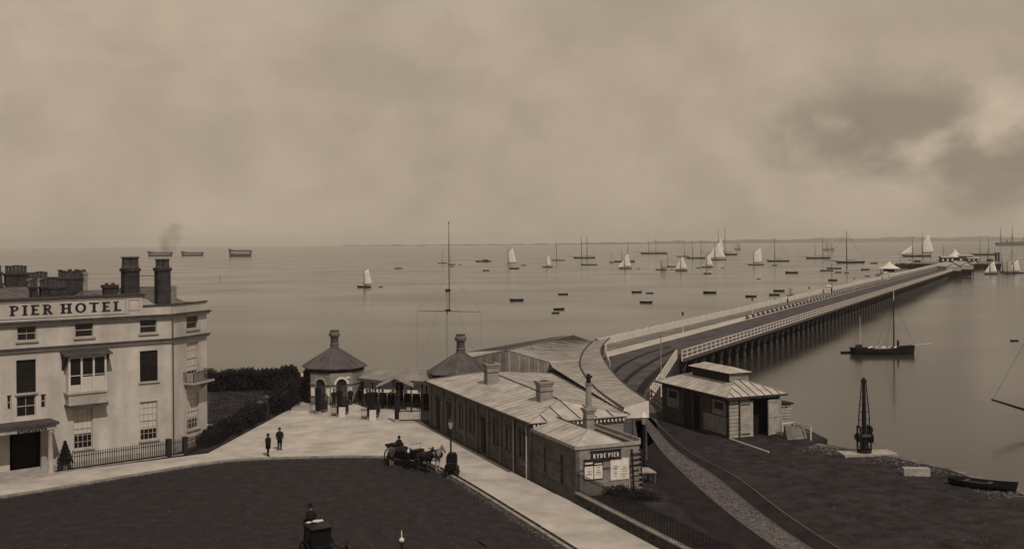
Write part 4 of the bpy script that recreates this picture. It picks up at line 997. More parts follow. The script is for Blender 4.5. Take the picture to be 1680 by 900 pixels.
# pay boxes, turnstile screens beneath
scr = thing('turnstile_screen', 'dark panelled screen with pay windows under the gate shelter roof', 'screen', (-10.2,106,.12), math.atan2(-1.6,6))
for k in range(9):
    x = -3.6+k*.9; MB().box(x+.02,-.04,0,x+.84,.04,1.15 if k not in (2,6) else 2.3).build('panel', darkwood, scr)
    if k not in (2,6): MB().box(x+.02,-.05,1.16,x+.86,.05,1.22).build('rail', darkwood, scr)
for k,(x,z,w2,h2) in enumerate(((-2.2,1.3,.35,.5),(-1.0,1.25,.5,.35),(.6,1.3,.45,.45),(2.4,1.25,.6,.5),(3.4,1.3,.5,.45))): MB().box(x,-.08,z,x+w2,-.06,z+h2).build('notice', poster, scr)
# gate piers with open leaves
def gate(u, v, rz, label, bill=True, leafw=1.25, panel=True):
    p = G(u,v,.12); t0 = thing('gate_pier', label, 'gate', (p.x,p.y,.12), rz)
    MB().box(-.2,-.2,0,.2,.2,.28).build('plinth', stone, t0)
    MB().box(-.2,-.2,.28,.2,.2,2.4).lathe([(.3,0),(.3,.1),(.08,.25),(.14,.38),(.02,.55)],8,(0,0,2.4)).build('post', iron, t0)
    lf = MB().box(.14,-.03,.12,.14+leafw,.03,.2).box(.14,-.03,.95,.14+leafw,.03,1.02).box(.14,-.03,1.62,.14+leafw,.03,1.68).box(.14,-.025,.2,.2,.025,1.62).box(.14+leafw-.06,-.025,.2,.14+leafw,.025,1.62).build('gate_leaf', iron, t0)
    mb = MB(); k = 0
    while k*.12 < leafw-.1:
        x = .22+k*.12; mb.tube([(x,0,.2),(x,0,1.85)],.018,4); k += 1
    mb.build('bar', iron, lf, kind='stuff')
    if panel:
        MB().box(.25,-.05,.3,leafw,-.031,1.15).build('panel', darkwood, lf)
        l2_ = MB().box(-.2-leafw*.5,-.03,.12,-.2,.03,.2).box(-.2-leafw*.5,-.03,1.62,-.2,.03,1.68).box(-.2-leafw*.5,-.03,.9,-.2,.03,.97).tube([(-.35,0,.2),(-.35,0,1.8)],.02,4).tube([(-.5,0,.2),(-.5,0,1.8)],.02,4).tube([(-.65,0,.2),(-.65,0,1.8)],.02,4).tube([(-.8,0,.2),(-.8,0,1.8)],.02,4).build('gate_leaf', iron, t0); l2_.rotation_euler = (0,0,R(-50))
    if bill: MB().add([(.0,-.5,0),(.62,-.5,0),(.62,-.34,.95),(.0,-.34,.95),(.0,-.45,0),(.62,-.45,0),(.62,-.29,.95),(.0,-.29,.95)],[(0,1,2,3),(7,6,5,4),(0,4,5,1),(1,5,6,2),(2,6,7,3),(3,7,4,0)]).build('bill_board', blindm, t0).rotation_euler = (0,0,-rz)
    return t0
gate(522,678.5,R(60),'iron gate pier with its leaf swung open before the kiosk door',False)
gate(557,683,R(62),'iron gate pier with a short white bill board, standing before the kiosk')
gate(607,688,R(60),'iron gate pier with the tallest white bill board, before the gabled porch')
gate(651,692,R(6),'iron gate pier closed across the entrance beside the station wall',False,2.0,False)
p = G(571,661,.12); lpst = thing('lamp_standard', 'slender white lamp standard beside the kiosk corner', 'lamp', (p.x,p.y,.12)); MB().lathe([(.1,0),(.05,.3),(.045,2.5)],8).build('post', white, lpst); MB().lathe([(.05,2.5),(.25,2.55),(.28,2.7),(.1,2.8)],10).build('lamp_shade', whitec, lpst)
kr = thing('kiosk_railing', 'short black railing on a stone kerb before the shrubbery', 'railing', G(482,677,.12))
a = G(478,676,.12); b2 = G(516,677.5,.12); o_ = G(482,677,.12); d2 = (b2-a); L = d2.length; mb = MB()
for k in range(int(L/.17)): p = a-o_+d2*(k*.17/L); mb.tube([(p.x,p.y,.15),(p.x,p.y,1.2)],.02,4)
mb.build('picket', iron, kr, kind='stuff'); MB().tube([a-o_+Vector((0,0,1.1)),b2-o_+Vector((0,0,1.1))],.03,4).build('rail', iron, kr)
nn = Vector((d2.y,-d2.x,0)).normalized()*.15; MB().prism([(a-o_+nn).xy,(b2-o_+nn).xy,(b2-o_-nn).xy,(a-o_-nn).xy],0,.16).build('kerb', whitec, kr)
for (u,v,h,lb) in ((427,690,1.9,'nearer of two square dark garden gate posts at the hedge end'),(437,684,2.1,'farther of two square dark garden gate posts at the hedge end')):
    p = G(u,v,.05); t0 = thing('garden_gate_post', lb, 'gate post', (p.x,p.y,.05)); MB().box(-.22,-.22,0,.22,.22,h-.25).build('shaft', brick_dark, t0); MB().box(-.28,-.28,h-.249,.28,.28,h-.12).lathe([(.2,0),(.05,.18)],4,(0,0,h-.119)).build('cap', stone_band, t0)
# ---------------------------------------------------------------- flagstaff
p = W(733.5,500,120); fsf = thing('flagstaff', 'tall rigged flagstaff with crossed yard rising behind the kiosks', 'flagstaff', (p.x,120,0))
zt = W(734,366,120).z; z1 = W(734,474,120).z; z2 = W(734,507,120).z; zy = W(734,510,120).z
MB().tube([(0,0,0),(0,0,z1)],[.13,.08],8).build('lower_mast', mat('grey_mast',.24,.8,.2,2), fsf); MB().tube([(.25,0,z2-.3),(.25,0,z1+4),(.25,0,zt)],[.06,.05,.025],8).build('topmast', spar, fsf)
MB().box(-.2,-.2,z2-.2,.4,.2,z2).box(-.2,-.15,z1-.3,.4,.15,z1).build('mast_cap', darkwood, fsf)
yl, yr = W(684,509,120).x-p.x, W(789,511,120).x-p.x
MB().tube([(yl,-.25,zy+.05),(0,-.25,zy),(yr,-.25,zy-.1)],[.02,.045,.02],6).build('yard', spar, fsf)
MB().lathe([(.02,-.1),(.11,0),(.02,.1)],8,(.25,0,zt+.05)).build('truck', spar, fsf)
for (a,b2) in (((-.1,0,z1),(-4.6,2,0)),((.1,0,z1),(4.6,2,0)),((.25,0,zt-6),(yl,-.2,zy)),((.25,0,zt-6),(yr,-.2,zy)),((yl,-.2,zy),(-3.6,1,1)),((yr,-.2,zy),(3.6,1,1))): MB().tube([a,b2],.010,4).build('stay', irong, fsf)
# ---------------------------------------------------------------- street lamps
def lamp(loc, label, h=4.0, m=iron):
    t0 = thing('street_lamp', label, 'street lamp', loc)
    MB().lathe([(.2,0),(.2,.25),(.13,.35),(.1,.9),(.07,1.0),(.055,h-1.0),(.09,h-.92),(.05,h-.82),(.05,h-.75)],10).build('post', m, t0)
    lt = MB().lathe([(.12,h-.75),(.24,h-.25)],4,(0,0,0),.785).build('lantern', mat('lantern_glass',.26,.25,.1,3,spec=.6), t0)
    MB().lathe([(.27,h-.248),(.27,h-.21),(.14,h-.05),(.08,h-.03),(.08,h+.02),(.02,h+.09)],4,(0,0,0),.785).build('lantern_roof', m, lt)
    MB().tube([(-.35,0,h-1.05),(.35,0,h-1.05)],.018,5).build('ladder_bar', m, t0)
    return t0
p = G(740,778,.12); l0 = lamp((p.x,p.y,.12), 'black gas street lamp on the kerb behind the hooded bath chair')
p = W(659,885,45.5)
fl_ = thing('street_lamp', 'pale globe and spike of a lamp standing out of the dark roadway', 'street lamp', (p.x,p.y,0))
MB().lathe([(.2,0),(.13,.3),(.06,1),(.055,p.z-.1)],8).build('post', iron, fl_); MB().lathe([(.04,-.11),(.1,-.06),(.12,0),(.1,.06),(.03,.11),(.022,.14),(.012,.42)],12,(0,0,p.z)).build('globe', whitec, fl_, True)
p = G(1038,795,YARD); p = W(1039,722,71.5)
ylp = thing('street_lamp', 'lamp with white shade rising behind the pier office parapet', 'street lamp', (p.x+.9,73.0,YARD))
MB().lathe([(.16,0),(.1,.3),(.06,3.2)],8).build('post', iron, ylp); MB().lathe([(.12,3.3),(.24,3.8)],6).build('lantern', MATS['lantern_glass'], ylp); MB().lathe([(.28,3.8),(.12,4.05),(.04,4.15)],8).build('lantern_roof', whitec, ylp)
MB().lathe([(.06,3.2),(.13,3.3)],8).build('collar', iron, ylp)
# ---------------------------------------------------------------- yard wall and railing
w0 = AN+B*.0; dW = -A
yw = thing('yard_wall', 'low brick retaining wall with pale coping beside the forecourt', 'wall', (w0.x,w0.y,0), math.atan2(dW.y,dW.x))
MB().box(.02,-.02,0,44,.26,.74).build('wall', mat('rubble_wall',.06,.95,.5,2.5,.5,6,brick=(.35,.16,.02,.5)), yw)
for k in range(30): MB().box(.02+k*1.45,-.05,.741,1.44+k*1.45,.28,.84).build('coping_stone', stone, yw)
yr_ = thing('yard_railing', 'black iron picket railing on top of the yard wall', 'railing', (w0.x,w0.y,.84), math.atan2(dW.y,dW.x))
mb = MB(); k = 0
while k*.16 < 43: x = .12+k*.16; mb.tube([(x,.12,0),(x,.12,1.15)],.02,4); mb.lathe([(.035,0),(.003,.1)],4,(x,.12,1.15)); k += 1
mb.build('picket', iron, yr_, kind='stuff'); MB().box(.05,.10,.12,43,.14,.16).box(.05,.10,1.02,43,.14,1.06).build('rail', iron, yr_)
# handcart / scrub behind the railing
p = G(992,806,YARD); hc = thing('garden_scrub', 'dark tangled bushes behind the yard railing below the notice boards', 'bushes', (p.x,p.y,YARD))
mb = MB(); leaf_mass(mb, lambda: (lambda q,r,c2: Vector((c2+r*math.cos(q),r*.5*math.sin(q)-c2*.9,random.random()**1.5*(.6-.1*abs(c2)))))(random.random()*6.28,random.random()**.5*1.0,random.uniform(-.8,2.6)), 3500, .08); mb.build('foliage', leafm, hc)
mb = MB()
for k in range(9): x = random.uniform(-.8,2.4); mb.tube([(x,-x*.9,0),(x+random.uniform(-.3,.3),-x*.9,.9)],[.03,.01],4)
mb.build('stem', darkwood, hc, kind='stuff')
# ---------------------------------------------------------------- pier (local x = along, y = to the left)
Pa = G(1280,536,YARD).xy; Pb = G(1547,449,YARD).xy; pd = (Pb-Pa).normalized(); pn = Vector((-pd.y,pd.x))
t_rc = (RC-Pa).dot(pd); O = Pa+pd*t_rc
PRZ = math.atan2(pd.y,pd.x)
pier = thing('pier', 'long timber pier with white railings running out over the sea', 'pier', (O.x,O.y,YARD), PRZ)
LEN = (700-O.y)/pd.y
def pl(p): q = Vector((p[0],p[1]))-O; return Vector((q.dot(pd),q.dot(pn)))
MB().box(.3,-.05,-.45,LEN,17.4,-.02).build('deck_frame', pilewood, pier)
MB().box(.0,0,-.019,LEN,10,.004).build('roadway', pierroad, pier)
t_w = pl((12.2,138.5))[0]; t_l = pl((14.6,159))[0]
MB().prism([(t_w,10.02),(LEN,10.02),(LEN,12.9),(t_w+6,12.9)],-.1,.03).build('promenade', promen, pier)
MB().prism([(t_w-1,10.0),(LEN,10.0),(LEN,10.12),(t_w-1,10.12)],.031,.14).build('promenade_kerb', white, pier)
MB().prism([(t_w+6,12.92),(LEN,12.92),(LEN,17.3),(t_l,17.3)],-.1,.016).build('tramway_deck', trambed, pier)
for y in (13.6,15.0): MB().box(t_l,y-.04,.016,LEN,y+.04,.06).build('tram_rail', irong, pier)
MB().box(t_l,17.05,.016,LEN,17.25,1.15).build('parapet', white, pier)
k = 0; x = t_l
while x < LEN: 
    MB().box(x,17.0,.017,x+.22,17.3,1.28).build('parapet_post', white, pier) if k < 60 else None; x += 4.6; k += 1
# right railing: rails and posts
for z, h in ((.02,.14),(.58,.10),(1.10,.12)): MB().box(0,-.05,z,LEN,.07,z+h).build('railing_rail', white, pier)
pm_ = MB().box(-.09,-.07,-.3,.09,.09,1.24); post0 = pm_.build('railing_post', white, pier)
k = 1; x = 2.3; far = MB()
while x < LEN:
    if k < 90: piece(post0, 'railing_post', (x,0,0), 0, pier)
    else: far.box(x-.09,-.07,-.3,x+.09,.09,1.24)
    x += 2.3; k += 1
far.build('railing_post', white, pier, kind='stuff')
# piles with braces: bents of four
pile_me = MB().tube([(0,0,-4.6-SEA*0),(0,0,-.45)],[.2,.17],8).build('pile', pilewood, pier)
pile_me.location = (1.2,.25,0)
br = MB().tube([(1.6,.22,-.5),(.05,.22,-2.3)],.07,5).tube([(-1.6,.22,-.5),(-.05,.22,-2.3)],.07,5).build('brace', mat('brace_timber',.05,.85,.4,2), pier); br.location = (1.2,0,0)
sleeve = MB().lathe([(.27,-3.95),(.3,-3.0),(.25,-2.2),(.2,-2.1)],8).build('pile_sleeve', mat('pile_whitened',.05,.9,.5,1.5), pier); sleeve.location = (1.2,.25,0)
x = 1.2+4.6; k = 1; fp_ = MB(); fb_2 = MB()
while x < LEN:
    for y in (.25,5.8,11.4,17.0):
        if y == .25 and k < 100: piece(pile_me,'pile',(x,y,0),0,pier)
        else: fp_.tube([(x,y,-4.6),(x,y,-.45)],[.19,.16],6)
    if k < 90:
        piece(br,'brace',(x,0,0),0,pier); piece(sleeve,'pile_sleeve',(x,.25,0),0,pier)
    for y in (3,8.5,14.2): fp_.tube([(x+2.3,y,-4.6),(x+2.3,y,-.45)],[.2,.17],6)
    fb_2.box(x-2.2,5.6,-3.0,x+2.2,5.7,-.46).box(x-2.2,11.2,-3.0,x+2.2,11.3,-.46)  # solid dark panels added between the piles to deepen the shade under the deck
    fb_2.box(x-.12,.3,-.75,x+.12,17.2,-.46); fb_2.tube([(x,.5,-.8),(x,8,-3.6)],.06,4).tube([(x,17,-.8),(x,9,-3.6)],.06,4)
    x += 4.6; k += 1
fp_.build('pile', pilewood, pier, kind='stuff'); fb_2.build('brace_and_shade_panel', pilewood, pier, kind='stuff')
MB().box(.3,-.12,-.46,LEN,-.06,-.04).build('edge_beam', weather_d, pier)
# diagonal approach railing
a, b2 = pl(RC), pl(RF); v_ = (b2-a); L = v_.length; u_ = v_/L; nn = Vector((-u_.y,u_.x))*.06
def pk(t2, o2=0): return a+u_*t2+nn*o2
ap = thing('approach_railing', 'white slanting railing where the quay meets the pier', 'railing', (RC.x,RC.y,YARD), PRZ)
a = Vector((0,0))
for z,h in ((.02,.14),(.56,.10),(1.08,.12)): MB().prism([tuple(pk(0.2,-1)),tuple(pk(L,-1)),tuple(pk(L,1)),tuple(pk(.2,1))],z,z+h).build('rail', white, ap)
for k in range(int(L/2.3)+1): q = pk(k*2.3+.1); MB().box(q.x-.1,q.y-.1,-.3,q.x+.1,q.y+.1,1.26).build('post', white, ap)
for k in range(10):
    q = pk(k*L/10+1.2); MB().tube([(q.x+.25,q.y-.25,-4.6),(q.x+.1,q.y-.1,-.1)],[.2,.16],7).build('pile', MATS['pile_whitened'] if k%2 else pilewood, ap)
q = pk(L); 
for (x,y) in ((1.0,-.8),(2.2,-1.7),(3.4,-2.5)): pass
# white hoarding where the canopy meets the parapet
hd = thing('white_hoarding', 'curved white hoarding between canopy end and pier parapet', 'hoarding', (11.6,127,YARD))
hp = smooth_path([(11.7,126.5),(12.3,138),(13.1,149),tuple(Vector(pl((0,0)))*0+O+pd*t_l+pn*17.2)],5)
for i in range(len(hp)-1):
    a1, b1 = hp[i]-Vector((11.6,127)), hp[i+1]-Vector((11.6,127)); d2 = (b1-a1).normalized(); n_ = Vector((-d2.y,d2.x))*.05
    MB().prism([tuple(a1-n_+d2*.01),tuple(b1-n_-d2*.01),tuple(b1+n_-d2*.01),tuple(a1+n_+d2*.01)],0,1.5).build('panel', white, hd)
apr = [tuple(RC), tuple(RF), (13.2,96), (11.4,84)]+[(p.x+.15,p.y) for p in gout[4:]]+[(12.2,139), tuple(O+pd*.02+pn*10.0)]
tag(MB().prism(apr, YARD+.002, YARD+.006).build('pier_approach', pierroad), kind='structure')
for (px_, wd) in ((((1112,572),(1075,590),(1040,612),(1020,632)),.35),(((1100,568),(1060,580),(1022,598),(1004,615)),.3),(((1120,580),(1090,600),(1060,628),(1046,655),(1048,688)),.5)):
    pts = smooth_path([tuple(G(u,v,YARD).xy) for u,v in px_], 8); mb = MB()
    for i in range(len(pts)-1):
        d2 = (pts[i+1]-pts[i]).normalized(); n_ = Vector((-d2.y,d2.x))*wd
        mb.face([tuple(pts[i]-n_)+(YARD+.010,),tuple(pts[i+1]-n_)+(YARD+.010,),tuple(pts[i+1]+n_)+(YARD+.010,),tuple(pts[i]+n_)+(YARD+.010,)])
    tag(mb.build('wheel_rut', rut), kind='structure')
# tall white-footed pole at the yard corner
p = G(1085,667,YARD); fpl = thing('signal_pole', 'tall thin pole with white foot beside the goods shed', 'pole', (p.x,p.y,YARD))
MB().tube([(0,0,0),(0,0,3.3)],[.09,.075],8).build('foot', white, fpl); MB().tube([(0,0,3.3),(0,0,6.8)],[.06,.04],8).build('shaft', mat('grey_pole',.2,.8,.2,2), fpl); MB().lathe([(.02,-.07),(.08,0),(.02,.07)],8,(0,0,6.86)).build('knob', irong, fpl)
# low timber fence towards the shed
fq = G(1069,657,YARD); fz = thing('yard_fence', 'dark two-rail timber fence between slanting railing and shed', 'fence', (fq.x,fq.y,YARD))
e_ = Vector((14.3,97.6))-fq.xy
for k in range(4): q = e_*(k/3); MB().box(q.x-.07,q.y-.07,0,q.x+.07,q.y+.07,1.15).build('post', weather_d, fz)
d2 = e_.normalized(); n_ = Vector((-d2.y,d2.x))*.03
for z in (.5,1.0): MB().prism([tuple(-n_),tuple(e_-n_),tuple(e_+n_),tuple(n_)],z,z+.1).build('rail', weather_d, fz)
# pier lamps
def plamp(t2, y, label=None):
    q = O+pd*t2+pn*y
    return (q.x,q.y,YARD)
pl0 = thing('pier_lamp', 'white lamp post with dark lantern standing on the pier promenade', 'lamp', plamp(55,12.9), 0, 'lamp posts along the pier')
MB().lathe([(.12,.0),(.07,.4),(.05,2.9)],8).build('post', white, pl0); MB().lathe([(.1,2.9),(.22,3.4)],6).build('lantern', irong, pl0); MB().lathe([(.27,3.4),(.1,3.6),(.03,3.75)],6).build('lantern_roof', irong, pl0)
for u,v in ((1239,516),(1316,492),(1374,473),(1420,459)):
    q = pl(G(u,v,YARD).xy); dup(pl0, plamp(q[0],12.9))
q = pl(G(1123,545,YARD).xy); pl0.location = plamp(q[0],12.9)
# benches along the promenade edge
bn = thing('pier_bench', 'dark slatted bench facing the roadway on the pier promenade edge', 'bench', plamp(75,10.35), PRZ, 'benches along the pier')
MB().box(-.9,-.05,.42,.9,.32,.47).build('seat', darkwood, bn); MB().box(-.9,.3,.5,.9,.35,.78).build('backrest', darkwood, bn)
for x in (-.8,.8): MB().box(x-.04,-.03,.03,x+.04,.3,.42).build('leg', darkwood, bn)
x = 80
while x < LEN-60: dup(bn, plamp(x,10.35)); x += 4.2
# white kiosk, shelter, flagpole along the left side
def hut(loc, rz, wd, dp, h, rh, label, name='pier_kiosk', m=white, rm=whitec, cat2='kiosk', openw=False):
    t0 = thing(name, label, cat2, loc, rz)
    if openw:
        for k in range(8):
            q = 2*math.pi*k/8; MB().lathe([(.16,0),(.1,.3),(.1,h)],6,(wd*.46*math.cos(q),dp*.46*math.sin(q),0)).build('post', darkwood, t0)
        MB().lathe([(wd*.44,0),(wd*.44,.9)],8).build('dado', white, t0); MB().lathe([(wd*.3,.9),(wd*.3,h)],8).build('core', darkwood, t0)
        MB().lathe([(wd*.58,h-.12),(wd*.58,h),(wd*.3,h+rh*.35),(wd*.12,h+rh*.7),(wd*.03,h+rh)],16).build('roof', rm, t0)
    else:
        MB().box(-wd/2,-dp/2,0,wd/2,dp/2,h).build('wall', m, t0); MB().box(-wd*.2,-dp/2-.04,.2,wd*.2,-dp/2-.002,h*.8).build('door', darkwood, t0)
        MB().add([(-wd*.58,-dp*.58,h),(wd*.58,-dp*.58,h),(wd*.58,dp*.58,h),(-wd*.58,dp*.58,h),(-wd*.15,0,h+rh),(wd*.15,0,h+rh)],[(0,1,5,4),(1,2,5),(2,3,4,5),(3,0,4),(3,2,1,0)]).build('roof', rm, t0)
    return t0
p = W(1459,449,492); hut((p.x,492,YARD), PRZ, 8.6,8.6,2.6,3.2,'open round shelter with flared white roof on the pier','pier_shelter',cat2='shelter',openw=True)
st2 = pl((p.x,492)); bp_ = thing('shelter_platform', 'timber platform on piles carrying the round pier shelter', 'platform', (p.x,492,YARD), PRZ)
MB().box(-6,-7,-.4,6,6,-.01).build('deck', trambed, bp_)
for x in (-5,0,5):
    for y in (-4,5): MB().tube([(x,y,-4.6),(x,y,-.4)],.22,6).build('pile', pilewood, bp_)
q = O+pd*pl(G(1437,457,YARD).xy)[0]+pn*15.6; hut((q.x,q.y,YARD), PRZ, 2.6,2.2,2.5,.5,'square white hut on the pier before the round shelter')
q = O+pd*pl(G(1336,480,YARD).xy)[0]+pn*15.4; hut((q.x,q.y,YARD), PRZ, 1.9,1.6,2.1,.35,'small white hut beside the pier flagpole')
q = O+pd*pl(G(1345,477,YARD).xy)[0]+pn*16.6; fp2 = thing('pier_flagpole', 'thin dark flagpole on the seaward edge of the pier', 'flagpole', (q.x,q.y,YARD)); MB().tube([(0,0,0),(0,0,8.0)],[.12,.06],6).build('shaft', spar, fp2); MB().lathe([(.02,0),(.14,.12),(.02,.24)],8,(0,0,8)).build('truck', spar, fp2)
# pier head
ph = thing('landing_platform', 'broad timber pier head platform on piles', 'platform', (*(O+pd*LEN+pn*8.6),YARD), PRZ)
MB().box(-8,-30,-.5,60,34,-.03).build('deck', trambed, ph)
for x in range(-6,60,7):
    for y in range(-28,34,7): MB().tube([(x,y,-4.8),(x,y,-.5)],.28,6).build('pile', pilewood, ph)
MB().box(-8,-30,0,60,-29.8,1.1).box(-8,33.8,0,60,34,1.1).build('parapet', white, ph)
p = W(1567,430,745); hut((p.x,745,YARD), 0, 9.5,9.5,3.4,5.6,'white pagoda-roofed pavilion at the pier head','pavilion',cat2='pavilion',openw=True)
for i,(u0,u1,Yd,h,lb) in enumerate(((1543,1562,735,3.3,'long low dark-sided waiting room left of the pagoda pavilion'),(1572,1594,742,4.2,'long flat-roofed waiting room right of the pagoda pavilion'),(1586,1604,728,2.6,'low pale shelter at the outer corner of the pier head'))):
    a1, b1 = W(u0,430,Yd).x, W(u1,430,Yd).x; t0 = thing('waiting_room', lb, 'building', ((a1+b1)/2,Yd,YARD)); wd = b1-a1
    MB().box(-wd/2,-2.5,0,wd/2,2.5,h).build('wall', darkwood if i != 1 else weather_d, t0); MB().slab([(-wd/2-.6,-3.2,h+.05),(wd/2+.6,-3.2,h+.05),(wd/2+.6,0,h+.9),(-wd/2-.6,0,h+.9)],.15).slab([(-wd/2-.6,0,h+.9),(wd/2+.6,0,h+.9),(wd/2+.6,3.2,h+.05),(-wd/2-.6,3.2,h+.05)],.15).build('roof', weather, t0)
    for k in range(5): x = -wd/2+.8+k*(wd-1.6)/4; MB().box(x-.5,-2.56,1,x+.5,-2.502,2.3).build('window', gl if k%2 else poster, t0)
for i,(u,v,wd,lb) in enumerate(((1565,456.5,7.2,'gabled landing-stage shed nearer the shore on tall piles'),(1587,453.5,6.4,'second gabled landing-stage shed behind the first'))):
    p = G(u,v,SEA); t0 = thing('landing_shed', lb, 'shed', (p.x,p.y,YARD), PRZ-R(68))
    MB().box(-wd/2,0,.0,wd/2,16,2.3).build('wall', weather, t0); MB().add([(-wd/2,-.01,2.31),(wd/2,-.01,2.31),(0,-.01,4.0),(-wd/2,.3,2.31),(wd/2,.3,2.31),(0,.3,4.0)],[(0,1,2),(5,4,3),(0,3,4,1),(1,4,5,2),(2,5,3,0)]).build('gable', whitec, t0)
    MB().slab([(-wd/2-.5,-.5,2.2),(0,-.5,4.1),(0,16.5,4.1),(-wd/2-.5,16.5,2.2)],.12).slab([(0,-.5,4.1),(wd/2+.5,-.5,2.2),(wd/2+.5,16.5,2.2),(0,16.5,4.1)],.12).build('roof', zinc, t0)
    MB().box(-wd/2,-.5,-.4,wd/2,16.5,-.01).build('deck', pilewood, t0)
    for x in (-wd/2+.2,0,wd/2-.2):
        for y in (0,5,10,16): MB().tube([(x,y,-4.8),(x,y,-.4)],.25,6).build('pile', pilewood, t0)
    MB().box(-wd/2+.3,2,-3.6,wd/2-.3,2.2,-.5).build('undercroft_shade_panel', darkwood, t0)  # dark panel standing for the shade of the undercroft
# ---------------------------------------------------------------- goods shed on the quay
hA, hB = A, B
hc0 = G(1195,719,YARD).xy; gs_ = thing('goods_shed', 'weatherboarded goods shed with louvred zinc roof and open doors on the quay', 'shed', (hc0.x,hc0.y,YARD), SRZ)
HW, HL, HZ = 5.0, 10.6, 3.35
HM = Matrix(((0,1,0,0),(1,0,0,0),(0,0,1,0),(0,0,0,1)))
# left side: boards, doors, posters; its shade is put into darker boards
nbz = 11; hb_ = HZ/nbz
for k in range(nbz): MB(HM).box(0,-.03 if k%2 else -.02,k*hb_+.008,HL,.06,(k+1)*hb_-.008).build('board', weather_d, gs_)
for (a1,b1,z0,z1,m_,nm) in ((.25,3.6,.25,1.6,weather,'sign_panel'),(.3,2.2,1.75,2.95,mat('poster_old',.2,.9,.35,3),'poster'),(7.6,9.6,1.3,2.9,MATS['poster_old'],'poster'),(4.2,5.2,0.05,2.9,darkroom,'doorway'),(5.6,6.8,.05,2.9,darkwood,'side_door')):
    o = MB(HM).box(a1,-.075,z0,b1,-.04,z1).build(nm, m_, gs_)
    if nm == 'sign_panel':
        for k in range(8): MB(HM).box(a1+.1,-.082,z0+.1+k*.15,b1-.1,-.076,z0+.13+k*.15).build('batten', weather_d, o)
    if nm == 'poster':
        MB(HM).box(a1+.3,-.082,z1-.75,b1-.3,-.076,z1-.15).build('print_block', ink, o)
# front (lit) end
for k in range(nbz): 
    z0, z1 = k*hb_+.022, (k+1)*hb_-.022
    MB().box(0.07,-.055 if k%2 else -.035,z0,2.0,.05,z1).build('board', weather, gs_)
MB().box(.95,-.09,0,1.05,-.056,HZ).box(-.06,-.08,0,.06,.06,HZ).build('corner_post', darkwood, gs_)
dl = MB().box(1.08,-.14,.05,2.3,-.08,2.95).build('door_leaf', weather, gs_)
for z in (.25,2.65): MB().box(1.12,-.18,z,2.0,-.141,z+.08).build('strap_hinge', iron, dl)
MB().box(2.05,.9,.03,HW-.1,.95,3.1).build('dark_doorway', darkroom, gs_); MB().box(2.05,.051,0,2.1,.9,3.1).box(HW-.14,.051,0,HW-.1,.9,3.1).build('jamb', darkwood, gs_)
MB().box(2.1,-.05,3.0,HW,.05,HZ).build('lintel', darkwood, gs_)
d2m = Matrix.Translation((3.6,-.30,0)) @ Matrix.Rotation(R(6),4,'Z')
dr2 = MB(d2m).box(0,-.06,.05,1.4,0,2.95).build('door_leaf', weather, gs_)
MB(d2m).box(.02,-.1,.05,.14,-.061,2.95).box(1.26,-.1,.05,1.38,-.061,2.95).box(.15,-.1,2.75,1.25,-.061,2.92).box(.15,-.1,1.5,1.25,-.061,1.66).box(.15,-.1,.1,1.25,-.061,.25).tube([(.2,-.085,1.7),(1.25,-.085,2.7)],.06,4).build('door_brace', weather, dr2)
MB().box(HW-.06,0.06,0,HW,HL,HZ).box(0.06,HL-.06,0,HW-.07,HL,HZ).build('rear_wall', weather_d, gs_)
e = [(-.45,-.45,HZ+.05),(HW+.45,-.45,HZ+.05),(HW+.45,HL+.45,HZ+.05),(-.45,HL+.45,HZ+.05)]; r0_, r1_ = (HW/2,2.6,HZ+1.15),(HW/2,HL-2.6,HZ+1.15)
rf = MB().add(e+[r0_,r1_]+[(p[0],p[1],HZ-.02) for p in e],[(0,1,4),(1,2,5,4),(2,3,5),(3,0,4,5),(0,6,7,1),(1,7,8,2),(2,8,9,3),(3,9,6,0),(9,8,7,6)]).build('roof', zinc, gs_)
for k in range(1,16):
    y = -.45+k*(HL+.9)/16; 
    for sx_ in (0,1):
        ee = e[0] if not sx_ else e[1]; ef = e[3] if not sx_ else e[2]
        q = lerp(ee,r0_,(y-ee[1])/(r0_[1]-ee[1])) if y < r0_[1] else (lerp(ef,r1_,(ef[1]-y)/(ef[1]-r1_[1])) if y > r1_[1] else (HW/2,y,HZ+1.15))
        roll((ee[0],y,HZ+.05),q,rf)
for k in range(1,8):
    x = -.45+k*(HW+.9)/8; q = lerp(e[0],r0_,(x+.45)/(r0_[0]+.45)) if x < r0_[0] else lerp(e[1],r0_,(e[1][0]-x)/(e[1][0]-r0_[0])); roll((x,-.45,HZ+.05),q,rf,.04,gutter_m)
for a1, b1 in ((e[0],r0_),(e[1],r0_),(e[2],r1_),(e[3],r1_)): roll(a1,b1,rf,.055,zinc_d,'hip_roll')
MB().tube([(-.52,-.45,HZ),(-.52,HL+.45,HZ)],.08,6).tube([(-.45,-.5,HZ-.02),(HW+.45,-.5,HZ-.02)],.07,6).build('gutter', gutter_m, rf)
x = -.3
while x < HW+.3: MB().box(x,-.44,HZ-.16,x+.1,-.38,HZ-.03).build('dentil', white, gs_); x += .24
MB().box(HW/2-.9,2.2,HZ+.6,HW/2+.9,HL-2.6,HZ+1.62).build('roof_louvre', darkwood, gs_)
for k in range(5): MB().box(HW/2-.93,2.14,HZ+.95+k*.13,HW/2+.93,2.198,HZ+1.03+k*.13).build('louvre_slat', weather, gs_)
MB().add([(HW/2-1.2,1.9,HZ+1.63),(HW/2+1.2,1.9,HZ+1.63),(HW/2+1.2,HL-2.3,HZ+1.63),(HW/2-1.2,HL-2.3,HZ+1.63),(HW/2,2.8,HZ+2.0),(HW/2,HL-3.2,HZ+2.0)],[(0,1,4),(1,2,5,4),(2,3,5),(3,0,4,5),(3,2,1,0)]).build('louvre_roof', zinc, gs_)
